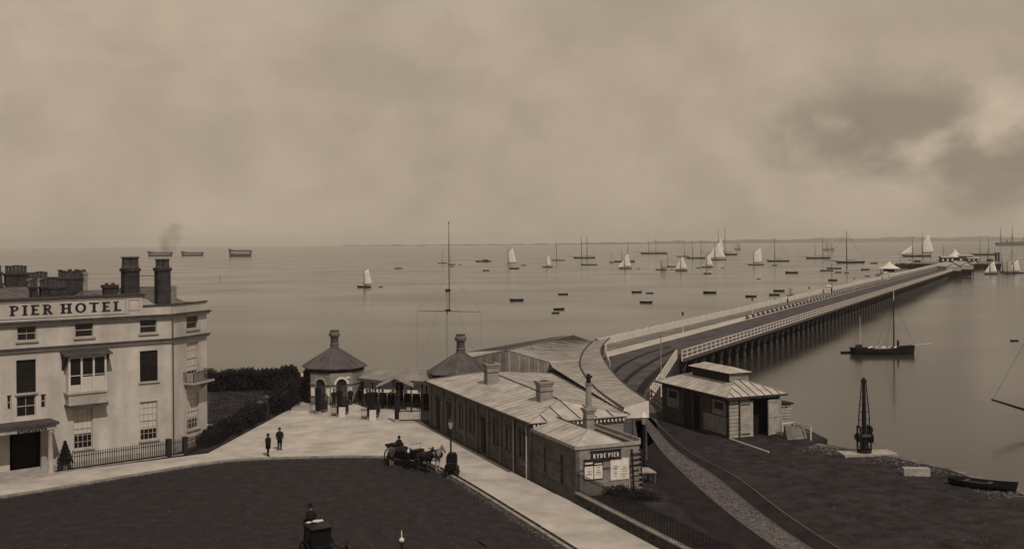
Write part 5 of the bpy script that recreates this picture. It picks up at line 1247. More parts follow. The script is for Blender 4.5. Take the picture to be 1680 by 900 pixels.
# lean-to
lt_ = thing('lean_to', 'low pale weatherboarded lean-to against the goods shed', 'shed', world(gs_, HW+.05, .9), SRZ)
for k in range(9): MB().box(0,-.045 if k%2 else -.02,k*.25+.02,1.75,.04,(k+1)*.25-.02).build('board', weather, lt_)
MB().box(1.72,.05,0,1.77,4.5,2.25).box(0,4.4,0,1.7,4.5,2.25).build('wall', weather, lt_); MB().slab([(-.02,-.15,2.5),(1.95,-.15,2.36),(1.95,4.7,2.36),(-.02,4.7,2.5)],.12).build('roof', darkwood, lt_)
for k in range(3): MB().box(.3+k*.42,-.05,1.95,.52+k*.42,-.031,2.08).build('vent', darkroom, lt_)
p = G(1308,719,YARD); sb_ = thing('stone_slab', 'grey rough stone slab tilted against the lean-to', 'slab', (p.x,p.y,YARD), R(14))
MB().add([(-1.0,-.25,0),(.75,-.25,0),(.75,.3,0),(-1.0,.3,0),(-.9,.35,1.0),(.85,.3,.85),(.85,.55,.85),(-.9,.6,1.0)],[(3,2,1,0),(4,5,6,7),(0,1,5,4),(1,2,6,5),(2,3,7,6),(3,0,4,7)]).build('slab', stone_d, sb_)
p = G(1325,722,YARD); wr = thing('quay_rail', 'short white wooden guard rail at the quay edge by the lean-to', 'railing', (p.x,p.y,YARD), SRZ)
for (x,y) in ((.3,0),(.3,2.2),(-.8,2.2)): MB().box(x-.05,y-.05,0,x+.05,y+.05,1.15).build('post', white, wr)
MB().box(.27,-.05,1.05,.33,2.2,1.13).box(.27,-.05,.55,.33,2.2,.63).box(-.8,2.17,1.05,.26,2.23,1.13).build('rail', white, wr)
a1 = G(1197,720,YARD); b1 = G(1261,742,YARD); d3 = (b1-a1); pk_ = thing('white_plank', 'long white plank lying on the ground before the shed', 'plank', a1, math.atan2(d3.y,d3.x)); MB().box(0,-.05,0,d3.length,.05,.09).build('plank', white, pk_)
# ---------------------------------------------------------------- quay crane
p = G(1418,745,YARD); cr = thing('quay_crane', 'dark iron hand crane with tapered post and winding gear on the quay', 'crane', (p.x,p.y,YARD), R(10))
MB().prism([(-1.9,-.7),(2.2,-.9),(2.3,.8),(-1.7,.9)],0,.16).build('base_slab', stone, cr)
MB().lathe([(.55,.16),(.5,.3),(.3,.36)],14).build('base_ring', iron, cr)
MB().tube([(0,0,.3),(0,0,2.5),(0,0,5.5)],[.2,.17,.11],10).build('post', iron, cr)
for sx_ in (-1,1):
    MB().box(sx_*.42-.05,-.28,.3,sx_*.42+.05,-.2,2.15).box(sx_*.42-.05,.2,.3,sx_*.42+.05,.28,2.15).box(sx_*.42-.04,-.2,1.0,sx_*.42+.04,.2,1.12).box(sx_*.42-.04,-.2,2.0,sx_*.42+.04,.2,2.12).box(sx_*.42-.03,-.2,.32,sx_*.42+.03,.2,.45).build('side_frame', iron, cr)
    MB().tube([(sx_*.42,0,2.1),(sx_*.42,0,2.9),(sx_*.18,0,5.3)],[.05,.05,.04],6).build('tie_rod', iron, cr)
    for k in range(5): z = 2.6+k*.55; x = .42-.24*(z-2.9)/2.4 if z > 2.9 else .42; MB().tube([(sx_*x,0,z),(sx_*.1,0,z+.03)],.03,5).build('strut', iron, cr)
for k in range(4): MB().box(-.42,-.05,.55+k*.42,.42,.05,.62+k*.42).build('cross_bar', irong, cr)
for (x,z,r) in ((.52,1.25,.42),(-.52,1.3,.35),(.54,1.85,.25)):
    g_ = MB(Matrix.Translation((x,0,z)) @ Matrix.Rotation(R(90),4,'Y')).lathe([(r*.8,-.05),(r,-.05),(r,.05),(r*.8,.05)],18).build('gear_wheel', iron, cr)
MB(Matrix.Translation((0,-.2,1.4)) @ Matrix.Rotation(R(90),4,'Y')).lathe([(.2,-.38),(.14,-.36),(.14,.36),(.2,.38)],12).build('winding_drum', irong, cr)
MB().tube([(-.5,0,1.2),(-.78,0,1.2),(-.78,0,1.5),(-1.0,0,1.5)],.025,5).build('crank_handle', irong, cr); MB().tube([(.5,0,1.0),(.75,0,1.0),(.75,0,.75),(.95,0,.75)],.025,5).build('crank_handle', irong, cr)
MB().lathe([(.2,5.35),(.22,5.5),(.16,5.62),(.05,5.75)],10).build('head_cap', iron, cr)
p = G(1503,779,YARD); sb2 = thing('stone_block', 'pale squared stone block lying on the quay near the crane', 'stone block', (p.x,p.y,YARD), R(-6))
MB().box(-.85,-.3,0,.85,.35,.5).add([(.86,.1,0),(1.0,.2,0),(.95,.4,0),(.9,.2,.3)],[(0,1,3),(1,2,3),(2,0,3)]).build('block', stone, sb2)
# tarred boat hauled out at the quay edge
# ---------------------------------------------------------------- boats (local x = bow, z=0 at the waterline)
def hull_mesh(mb, L, Bm, free, draft=.3, sheer=.12, fine=1.6, open_=False, transom=.55, n=14, rake=.06):
    rows = []
    for i in range(n+1):
        t2 = i/n; x = -L/2+L*t2; s2 = abs(2*t2-1)
        if t2 > .5: b = Bm/2*(1-((t2-.5)*2)**(fine*1.3))
        else: b = Bm/2*(1-(1-transom)*((.5-t2)*2)**2.2)
        b = max(b, .012*Bm); zt = free*(1+sheer*10*max(0,(t2-.45))**2+sheer*4*max(0,.4-t2)**2)
        rk = .10*L*max(0,t2-.85)*1.0
        rows.append((x+rk*.6, b, zt))
    P = []; Fc = []
    for (x,b,zt) in rows:
        xx = x
        prof = [(0,-draft),(b*.7,-draft*.6),(b*.93,0),(b,zt*.6),(b*1.02,zt)]
        P += [(xx*(1+rake*(z/zt-1)),-y,z) for y,z in reversed(prof)]+[(xx*(1+rake*(z/zt-1)),y,z) for y,z in prof[1:]]
    m = 9
    for i in range(n):
        for k in range(m-1): a = i*m+k; Fc.append((a,a+1,a+1+m,a+m))
    Fc.append(tuple(range(m)))
    mb.add(P, Fc); return rows
def deck_mesh(rows, drop):
    mb = MB()
    for i in range(len(rows)-1):
        (x0,b0,z0),(x1,b1,z1) = rows[i], rows[i+1]; mb.face([(x0,-b0*.97,z0-drop),(x1,-b1*.97,z1-drop),(x1,b1*.97,z1-drop),(x0,b0*.97,z0-drop)])
    return mb
deckm = mat('boat_deck',.13,.8,.25,1); boatin = mat('boat_inside',.05,.85,.3,2)
def place(u0,u1,v):
    p = G((u0+u1)/2, v, SEA); return p, (u1-u0)*p.y/F
# one rowing boat, then copies
rb0 = None
def rowboat(u0,u1,v,label='small dark open rowing boat lying at a mooring on the calm sea',group='moored rowing boats',rz=None):
    global rb0
    p, L = place(u0,u1,v); rz = random.uniform(-.35,.35)+(math.pi if random.random()<.7 else 0) if rz is None else rz
    if rb0 is None:
        rb0 = thing('rowing_boat', label, 'rowing boat', (p.x,p.y,SEA), rz, group)
        mb = MB(); rows = hull_mesh(mb,4.6,1.5,.5,.2,.12,1.6); mb.build('hull', hull_m, rb0, True)
        deck_mesh(rows,.28).build('bottom_boards', boatin, rb0)
        for x in (-1.2,0,1.1): MB().box(x-.13,-.66,.3,x+.13,.66,.35).build('thwart', boatin, rb0)
        gm = MB()
        for s2 in (-1,1): gm.tube([(x,s2*b*1.02,z+.01) for x,b,z in rows],.045,5)
        gm.build('gunwale', hull_m, rb0)
        rb0.scale = (L/4.6/max(.8,abs(math.cos(rz))),)*3; return rb0
    return dup(rb0,(p.x,p.y,SEA),rz,label,L/4.6/max(.8,abs(math.cos(rz))),group)
for u0,u1,v in ((836,859,493),(916,932,483),(908,926,507.5),(905,918,513.5),(792,803,444),(1036,1053,479.5),(1060,1072,481),(1050,1070,496.5),(1154,1175,480.5),(1223,1241,486.5),(1045,1051,440.5),(1142,1149,439.5),(1182,1188,439.5),(1154,1167,449),
  (1266,1275,435.5),(1289,1309,448),(1370,1381,447),(1412,1427,442.5),(1428,1440,432),(1358,1374,460),(1419,1427,453),(1269,1287,477.5),(1262,1279,484),(1269,1277,491),(1241,1248,457.5),(836,852,440.8),(1099,1105,442.5),(739,745,437.5),(752,758,434),(855,863,435.3),(621,628,470.5),(1385,1393,447.5)):
    rowboat(u0,u1,v)
def spars(t0, masts, L, free, bow=1, sprit=.28, boom=True, m=spar):
    for i,(x,h,r) in enumerate(masts):
        mo = MB().tube([(x,0,free*.3),(x,0,h*.62),(x,0,h)],[r,r*.85,r*.35],7).build('mast', m, t0)
        MB().tube([(x,-.02,h*.58),(x+.15,-.02,h*.58)],r*1.2,5).build('crosstrees', m, mo)
        for s2 in (-1,1): MB().tube([(x,0,h*.6),(x-.3,s2*L*.07,free)],max(.03,r*.22),4).build('shroud', iron, mo)
        if boom: MB().tube([(x-.2,0,free+L*.045),(x-L*.3,0,free+L*.055)],[r*.6,r*.45],6).build('boom', m, mo)
    if sprit: MB().tube([(L*.46,0,free*1.2),(L*.5+L*sprit,0,free*1.2+L*.03)],[masts[0][2]*.8,masts[0][2]*.4],6).build('bowsprit', m, t0)
    x,h,r = max(masts); MB().tube([(x,0,h*.9),(L*.5+L*sprit*.9,0,free*1.2+L*.028)],max(.03,r*.2),4).build('forestay', iron, t0)
    x,h,r = min(masts); MB().tube([(x,0,h*.95),(-L*.48,0,free+.3)],max(.03,r*.2),4).build('backstay', iron, t0)
def sail(t0, corners, m=sailm, camber=.08, name='sail'):
    tk, cl_, pk2, th = [Vector(c) for c in corners]; n = 6; mb = MB(); P = []; Fc = []
    wd = (cl_-tk).length
    for j in range(n+1):
        for i in range(n+1):
            a, b = i/n, j/n; q = (tk*(1-a)+cl_*a)*(1-b)+(th*(1-a)+pk2*a)*b; q = q+Vector((0,camber*wd*math.sin(math.pi*a)*(1-.4*b),0)); P.append(q)
    for j in range(n):
        for i in range(n): a = j*(n+1)+i; Fc.append((a,a+1,a+n+2,a+n+1))
    o = mb.add(P,Fc).build(name, m, t0, True); md = o.modifiers.new('thick','SOLIDIFY'); md.thickness = .04; return o
def yacht(name, label, u0, u1, v, masts, bow='left', sails=(), cat2='yacht', sprit=.25, free=None, m=hull_m, tilt=0, sm_=sailm, group=None, extra_=None, boom=True, beam=.19):
    p, L = place(u0,u1,v); sgn = -1 if bow == 'left' else 1
    t0 = thing(name, label, cat2, (p.x,p.y,SEA), (math.pi if sgn < 0 else 0)+tilt, group)
    fr = free or max(.6,L*.055); mb = MB(); rows = hull_mesh(mb,L,L*beam,fr,L*.03,.12,1.7,transom=.35); mb.build('hull', m, t0, True)
    deck_mesh(rows,fr*.12).build('deck', deckm, t0)
    MB().box(-L*.22,-L*.045,fr*.85,-L*.06,L*.045,fr*1.25).build('cabin_top', deckm, t0)
    ml = []
    for (um,vt) in masts:
        x = (um-(u0+u1)/2)*p.y/F*sgn; h = W(um,vt,p.y).z-SEA; ml.append((x,h,max(.08,min(.42,h*.014))))
    spars(t0, ml, L, fr, 1, sprit, boom)
    for s2 in sails:
        k = s2[0]
        if k == 'main':     # mast index, boom length, throat, peak aft, peak height
            x,h,r = ml[s2[1]]; bl_ = s2[2]*L
            sail(t0,[(x-.1,0,fr+L*.06),(x-bl_,0,fr+L*.07),(x-bl_*s2[4],0,h*s2[5]),(x-.1,0,h*s2[3])],sm_)
        elif k == 'jib':
            x,h,r = ml[s2[1]]; x2 = L*.5+L*sprit*s2[2]; sail(t0,[(x2,0,fr*1.3),(x+.4,0,fr+L*.05),(x+.2,0,h*s2[3]),(x+.3,0,h*s2[3])],sm_,.06,'jib')
    return t0
yacht('schooner','dark two-masted schooner with boats slung in davits, sails furled',941,977,423.5,[(954,387),(963,386)])
yacht('cutter','small dark yacht with one short mast, ahead of the davit schooner',953,980,434.5,[(963,424)])
yacht('yawl','dark yacht lying half hidden behind a small white sail',1008,1042,429.5,[(1030,397),(1020,407)],sprit=.1)
yacht('cutter','tiny slender-masted boat near the half hidden yawl',999,1008,430.5,[(1003,412)],sprit=.1)
yacht('sailing_boat','small boat under tall narrow white sail before the yawl',1016,1037,440.5,[(1024,417)],sails=[('main',0,.55,.8,.55,1.0),('jib',0,.9,.6)],cat2='sailing boat')
yacht('schooner','long black schooner with two equal masts and stern ensign',1051,1095,416.5,[(1064,391),(1076,391)])
yacht('sailing_boat','small boat under greyish lug sail beside a moored mast',1076,1094,442.5,[(1084,424)],sails=[('main',0,.5,.85,.8,1.15)],sm_=sailg,cat2='sailing boat')
yacht('cutter','short dark boat with bare mast behind the white sails',1094,1110,437.5,[(1095.5,415)],sprit=0.05)
yacht('sailing_boat','small boat under broad bright triangular sail',1108,1128,444,[(1116,421)],sails=[('main',0,.6,.75,.35,1.0),('jib',0,.2,.8)],cat2='sailing boat')
yacht('ketch','dark yacht with raked mast moored inside the three-mast group',1111,1132,421,[(1123,395)],sprit=.2)
yacht('ketch','heavy dark ketch with tall bare masts close together',1126,1158,424,[(1136,394),(1150,394)],sprit=.15)
yacht('sailing_boat','small boat under curved white sail leaning to the right',1151,1170,438.5,[(1159,416)],sails=[('main',0,.55,.7,.5,1.0)],cat2='sailing boat')
yacht('cutter','gaff cutter under a great spread of white sail',1167,1192,426.5,[(1172.5,398)],sails=[('main',0,.75,.55,.35,1.0),('jib',0,.9,.75)],sprit=.35)
yacht('schooner','tallest schooner of the anchorage with very high twin masts',1162,1210,418.5,[(1178.5,374),(1189.5,371)],sails=[('main',0,.2,.45,.5,.62)])
yacht('sailing_ship','faint distant ship under grey sail beyond the tall schooner',1206,1216,409.5,[(1211,391)],sails=[('main',0,.5,.8,.4,1.0),('jib',0,.6,.8)],sm_=sailg,cat2='ship')
yacht('cutter','long black cutter with one high bare mast right of the square sail',1258,1295,428.8,[(1271,389)])
yacht('sailing_boat','yacht under one tall squarish white sail',1227,1254,434.5,[(1236,411)],sails=[('main',0,.55,.8,.8,1.18)],cat2='sailing boat')
yacht('yawl','black yawl with long bowsprit and uneven masts',1322,1363,424,[(1337,399),(1350,389)],sprit=.4)
yacht('schooner','distant pale schooner under full sail beyond the yawl',1351,1368,410.5,[(1357,394),(1363,392)],sails=[('main',1,.4,.75,.5,1.0),('main',0,.3,.75,.5,.95),('jib',0,.7,.75)],cat2='schooner',sm_=sailg)
bigc = yacht('cutter','largest black cutter with towering mast and stern ensign, near the pier',1372,1419,431,[(1389,377.5)],sprit=.4)
yacht('schooner','schooner with white mainsail half lowered beyond the pier steamer',1480,1528,420.8,[(1497,387),(1513,383)],sails=[('main',1,.42,.55,.5,.98),('jib',0,.9,.55)],sprit=.12)
yacht('schooner','dark schooner with bare masts beyond the pier head',1593,1636,418.5,[(1608,391),(1622,389)],sprit=.12)
yacht('sloop','black sloop under white sail, alone on the open western water',586,609,471,[(597,441)],sails=[('main',0,.6,.85,.55,1.0)],cat2='sloop',sprit=.12)
yacht('cutter','tiny dark boat with a short mast east of the lone sloop',647,660,440.5,[(653,429)],sprit=.1)
yacht('cutter','small dark yacht seen just left of the flagstaff',719,734,431.8,[(726,412)],sprit=.15)
yacht('cutter','small dark yacht seen just right of the flagstaff',735,747,434.2,[(739,418)],sprit=.15)
yacht('sailing_boat','bright boat under broad white mainsail and jib off the flagstaff',832,851,434.3,[(833.5,403)],sails=[('main',0,.75,.62,.55,.86)],m=white,cat2='sailing boat')
yacht('sailing_boat','small dark boat under a narrow leaning white sail',890,907,438.3,[(896.5,422)],sails=[('main',0,.45,.9,.6,1.2)],cat2='sailing boat')
yacht('cutter','dark cutter with one tall bare mast left of the davit schooner',906,927,427.3,[(913,396)],sprit=.1)
yacht('sailing_boat','grey-sailed dinghy close off the pier railing',1292,1305,487,[(1296,470)],sails=[('main',0,.6,.9,.5,1.0)],sm_=sailg,cat2='sailing boat')
yacht('cutter','low black lighter with a stump mast off the pier',1356,1381,440.5,[(1364,431)],sprit=.05,boom=False)
yacht('cutter','low black lighter lying beside the stump-masted one',1345,1367,444.2,[(1350,438)],sprit=.05,boom=False)
for i,(u0,u1,v,um,vt,gm_) in enumerate(((1615,1637,449.8,1624,429,sailm),(1641,1655,447.5,1645,426,sailg),(1648,1668,449,1652,428,sailg),(1659,1680,448,1663,426,sailm))):
    yacht('fishing_boat',['boat with bright peaked sail nearest the pier head','boat with furled grey sail among the pier-head boats','boat with two grey sails in the midst of the pier-head boats','boat with white sail outermost of the pier-head boats'][i],u0,u1,v,[(um,vt)],sails=[('main',0,.55,.8,.6,1.0),('jib',0,.3,.75)],sm_=gm_,cat2='fishing boat',sprit=.12)
for (u0,u1,v,um,vt,lb) in ((1612,1630,440.5,1620,409,'bare-masted cutter lying behind the boat with the bright peaked sail'),(1634,1648,441.5,1640,414,'bare-masted cutter behind the furled grey sail'),(1652,1672,442,1660,408,'tall bare-masted cutter behind the grey-sailed boats'),(1540,1556,429,1548,402,'slender cutter moored between the crowded steamer and the pagoda pavilion')):
    yacht('cutter', lb, u0, u1, v, [(um,vt)], sprit=.15)
rowboat(1657,1671,559,'short dark dinghy afloat alone off the right side of the pier','lone dinghies',rz=math.pi)
# low steam launch
p, L = place(780,806,429); sl_ = thing('steam_launch', 'long low dark steam launch without masts off the flagstaff', 'launch', (p.x,p.y,SEA), math.pi)
mb = MB(); rows = hull_mesh(mb,L,L*.16,1.0,.4,.1); mb.build('hull', hull_m, sl_, True); deck_mesh(rows,.1).build('deck', deckm, sl_); MB().box(-L*.3,-1.2,.9,-L*.02,1.2,2.3).build('cabin', hull_m, sl_); MB().lathe([(.4,1),(.4,3.2)],10,(L*.03,0,0)).build('funnel', hull_m, sl_)
# three dismasted hulks
for i,(u0,u1,v,vt) in enumerate(((242,283,419.8,413),(297,334,419.3,413),(375,413,420.3,410))):
    p, L = place(u0,u1,v); h = W((u0+u1)/2,vt,p.y).z-SEA
    t0 = thing('moored_hulk', ['dismasted low hulk anchored behind the chimney smoke','dismasted low hulk anchored between the two others','dismasted tall double-banded hulk, highest of the three'][i], 'hulk', (p.x,p.y,SEA), math.pi)
    mb = MB(); hull_mesh(mb,L,L*.22,h*.85,1,.16,2.4,transom=.8,rake=.10); mb.build('hull', hull_f, t0, True)
    MB().box(-L*.44,-L*.112,h*.42,L*.36,L*.112,h*.55).build('gun_strake', white, t0)
    if i == 2: MB().box(-L*.47,-L*.10,h*.80,L*.44,L*.10,h).build('upper_works', hull_f, t0); MB().box(-L*.46,-L*.115,h*.68,L*.38,L*.115,h*.75).build('gun_strake', white, t0)
    else: MB().box(-L*.47,-L*.10,h*.80,L*.46,L*.10,h*.93).build('bulwark', hull_f, t0)
    for k in range(9): x = -L*.42+k*L*.09; MB().box(x-.5,-L*.118,h*.44,x+.5,L*.118,h*.53).build('gun_port', hull_m, t0)
# ironclad at anchor
p, L = place(1633,1692,402.5); t0 = thing('ironclad', 'distant square-rigged warship with stout masts beyond the pier head', 'warship', (p.x,p.y,SEA), 0)
hh = 9; mb = MB(); hull_mesh(mb,L,L*.17,hh,2,.03,1.8,transom=.6); mb.build('hull', hull_f, t0, True); MB().box(-L*.3,-5,hh*.9,L*.3,5,hh+2.2).build('superstructure', hull_f, t0)
for um in (1642,1661,1681):
    x = W(um,395,p.y).x-p.x; zt = W(um,371,p.y).z-SEA
    mo = MB().tube([(x,0,hh),(x,0,zt*.55),(x,0,zt)],[1.3,.9,.4],8).build('mast', hull_f, t0)
    for z,wd in ((.42,13),(.62,10),(.80,7)): MB().tube([(x-wd*.5,-wd,zt*z),(x+wd*.5,wd,zt*z)],.45,6).build('yard', hull_f, mo); MB().lathe([(1.2,0),(2.2,.8)],8,(x,0,zt*z-1)).build('fighting_top', hull_f, mo)
    for s2 in (-1,1):
        for x2 in (-4,-1.5,1.5): MB().tube([(x,0,zt*.6),(x+x2,s2*7,hh)],.3,4).build('shroud', hull_f, mo)
MB().lathe([(2.2,0),(2.0,9)],12,(W(1652,395,p.y).x-p.x,0,hh)).build('funnel', hull_f, t0)
# paddle steamers
def crowd(t0, x0, x1, w2, z, n):
    mb = MB()
    for i in range(n):
        x, y = random.uniform(x0,x1), random.uniform(-w2,w2); h = random.uniform(1.5,1.75)
        mb.lathe([(.1,0),(.24,.5),(.22,h*.75),(.08,h*.83),(.13,h*.9),(.09,h)],6,(x,y,z))
    o = mb.build('passenger_crowd', clothb, t0, kind='stuff'); o['label'] = 'close crowd of dark-dressed passengers on deck'; return o
def steamer(u0,u1,v,label,funnels,bow,nc):
    p, L = place(u0,u1,v); t0 = thing('paddle_steamer', label, 'steamer', (p.x,p.y,SEA), math.pi if bow == 'left' else 0); sg = -1 if bow == 'left' else 1
    mb = MB(); rows = hull_mesh(mb,L,L*.15,1.7,1,.08,1.8,transom=.5); mb.build('hull', hull_m, t0, True); deck_mesh(rows,.1).build('deck', deckm, t0)
    for s2 in (-1,1):
        M_ = Matrix.Translation((0,s2*L*.1,1.0)) @ Matrix.Rotation(R(90),4,'X'); MB(M_).lathe([(2.8,-1.1),(2.8,1.1)],18).build('paddle_box', hull_m, t0)
    MB().box(-L*.12,-L*.06,1.6,L*.12,L*.06,3.8).build('deck_house', hull_m, t0); MB().box(-L*.4,-L*.06,3.6,-L*.13,L*.06,3.75).build('awning', weather_d, t0)
    for um in funnels: x = (um-(u0+u1)/2)*p.y/F*sg; MB().lathe([(.75,1.5),(.7,9.5),(.85,9.6),(.85,10)],12,(x,0,0)).build('funnel', hull_m, t0)
    for x in (L*.3,-L*.36): MB().tube([(x,0,1.5),(x,0,11)],[.14,.07],6).build('mast', spar, t0)
    crowd(t0,-L*.42,L*.4,L*.06,1.65,nc); crowd(t0,-L*.12,L*.12,L*.05,3.82,nc//3); return t0
steamer(1462,1538,439,'paddle steamer crowded with passengers along the west side of the pier',[],'left',140)
steamer(1598,1650,437,'two-funnelled paddle steamer lying off the pier head',[1634,1638.5],'left',90)
# trading ketch lying between pier and quay, with its boat
p, L = place(1397,1501,580); kb = thing('trading_barge', 'black trading barge with tall mast anchored between pier and quay', 'barge', (p.x,p.y,SEA), .04)
fr = .95; mb = MB(); rows = hull_mesh(mb,L,3.0,fr,.3,.17,2.4,transom=.75,n=22,rake=.03); mb.build('hull', hull_m, kb, True); deck_mesh(rows,.3).build('deck', deckm, kb)
gm = MB()
for s2 in (-1,1): gm.tube([(x,s2*b*1.03,z+.02) for x,b,z in rows],.06,5)
gm.build('rail', hull_m, kb); MB().box(-1.8,-.8,fr-.2,1.2,.8,fr+.1).build('hatch', weather, kb)
mx = (1467-1449)*p.y/F; mh = W(1467,468,p.y).z-SEA; mo = MB().tube([(mx,0,.3),(mx,0,mh*.78)],[.13,.1],8).build('mast', spar, kb); MB().tube([(mx,0,mh*.78),(mx,0,mh)],[.09,.05],8).build('masthead', spar_w, mo)
mx2 = (1411-1449)*p.y/F; mh2 = W(1411,518,p.y).z-SEA; MB().tube([(mx2,0,.5),(mx2,0,mh2)],[.08,.04],8).build('mizzen_mast', spar_w, kb)
MB().tube([(L*.48,0,1.45),(L*.5+3.4,0,1.75)],[.09,.05],7).build('bowsprit', spar_w, kb)
for s2 in (-1.3,1.3):
    for dx in (-.7,-1.1,-2.6): MB().tube([(mx,0,mh*.76),(mx+dx,s2,fr)],.018,4).build('shroud', iron, mo)
MB().tube([(mx,0,mh*.76),(L*.5,0,1.5)],.018,4).build('forestay', iron, mo); MB().tube([(mx2,0,mh2*.9),(-L*.5,0,1.3)],.015,4).tube([(mx2,0,mh2*.9),(mx2-.6,1.1,1.1)],.015,4).build('mizzen_stay', iron, kb)
MB().tube([(L*.49,.1,1.2),(L*.5+.9,.1,-.1)],.02,4).build('anchor_cable', iron, kb)
for k in range(5): x = -2.8+k*1.15; MB().tube([(x,-.3,fr+.15),(x+1.0,.3,fr+.25+.1*random.random())],[.16,.12],7).build('sail_bundle', sailg if k%2 else sailm, kb)
for k in range(3): MB().lathe([(.22,0),(.27,.3),(.22,.6)],10,(-L*.42+.35*k,.2*(k%2),fr+.1)).build('cask', darkwood, kb)
rowboat(1379,1398,578.5,'small dinghy tied under the stern of the trading barge','lone dinghies',rz=.1)
# vessel just out of frame: only bowsprit and stay reach in
q = W(1627,655,111); vb = thing('moored_smack', 'dark smack lying off the quay, its long bowsprit pointing over the water', 'boat', (q.x+12.5,111.3,SEA), math.pi)
mb = MB(); rows = hull_mesh(mb,14,3.8,1.3,.5,.2,2.2,n=22); mb.build('hull', hull_m, vb, True); deck_mesh(rows,.3).build('deck', deckm, vb)
zq = q.z-SEA; MB().tube([(6.2,0,zq-2.0),(12.5,.3,zq)],[.2,.1],8).build('bowsprit', hull_m, vb)
MB().tube([(4,0,.5),(4,0,zq+14.8)],[.2,.08],8).build('mast', spar, vb); MB().tube([(12.4,.3,zq),(4,0,zq+14.4)],.016,4).build('forestay', iron, vb)
for s2 in (-1.6,1.6): MB().tube([(4,0,zq+11),(3.2,s2,1.3)],.02,4).build('shroud', iron, vb)
# tarred boat hauled onto the quay edge
p = G(1612,800,YARD); tb = thing('hauled_boat', 'dark tarred boat hauled up along the quay edge', 'boat', (p.x,p.y,YARD+.12), R(-38))
mb = MB(); rows = hull_mesh(mb,4.2,1.3,.32,.1,.25); mb.build('hull', hull_m, tb, True); deck_mesh(rows,.22).build('bottom_boards', boatin, tb)
for x in (-1,.4): MB().box(x-.12,-.55,.20,x+.12,.55,.25).build('thwart', boatin, tb)
# channel mark
p = G(361,459.5,SEA); t0 = thing('channel_beacon', 'small dark post beacon standing in the western water', 'beacon', (p.x,p.y,SEA)); MB().tube([(0,0,-.5),(0,0,2.0)],.14,6).build('post', hull_m, t0); MB().lathe([(.3,2),(.3,2.4)],8).build('topmark', hull_m, t0)
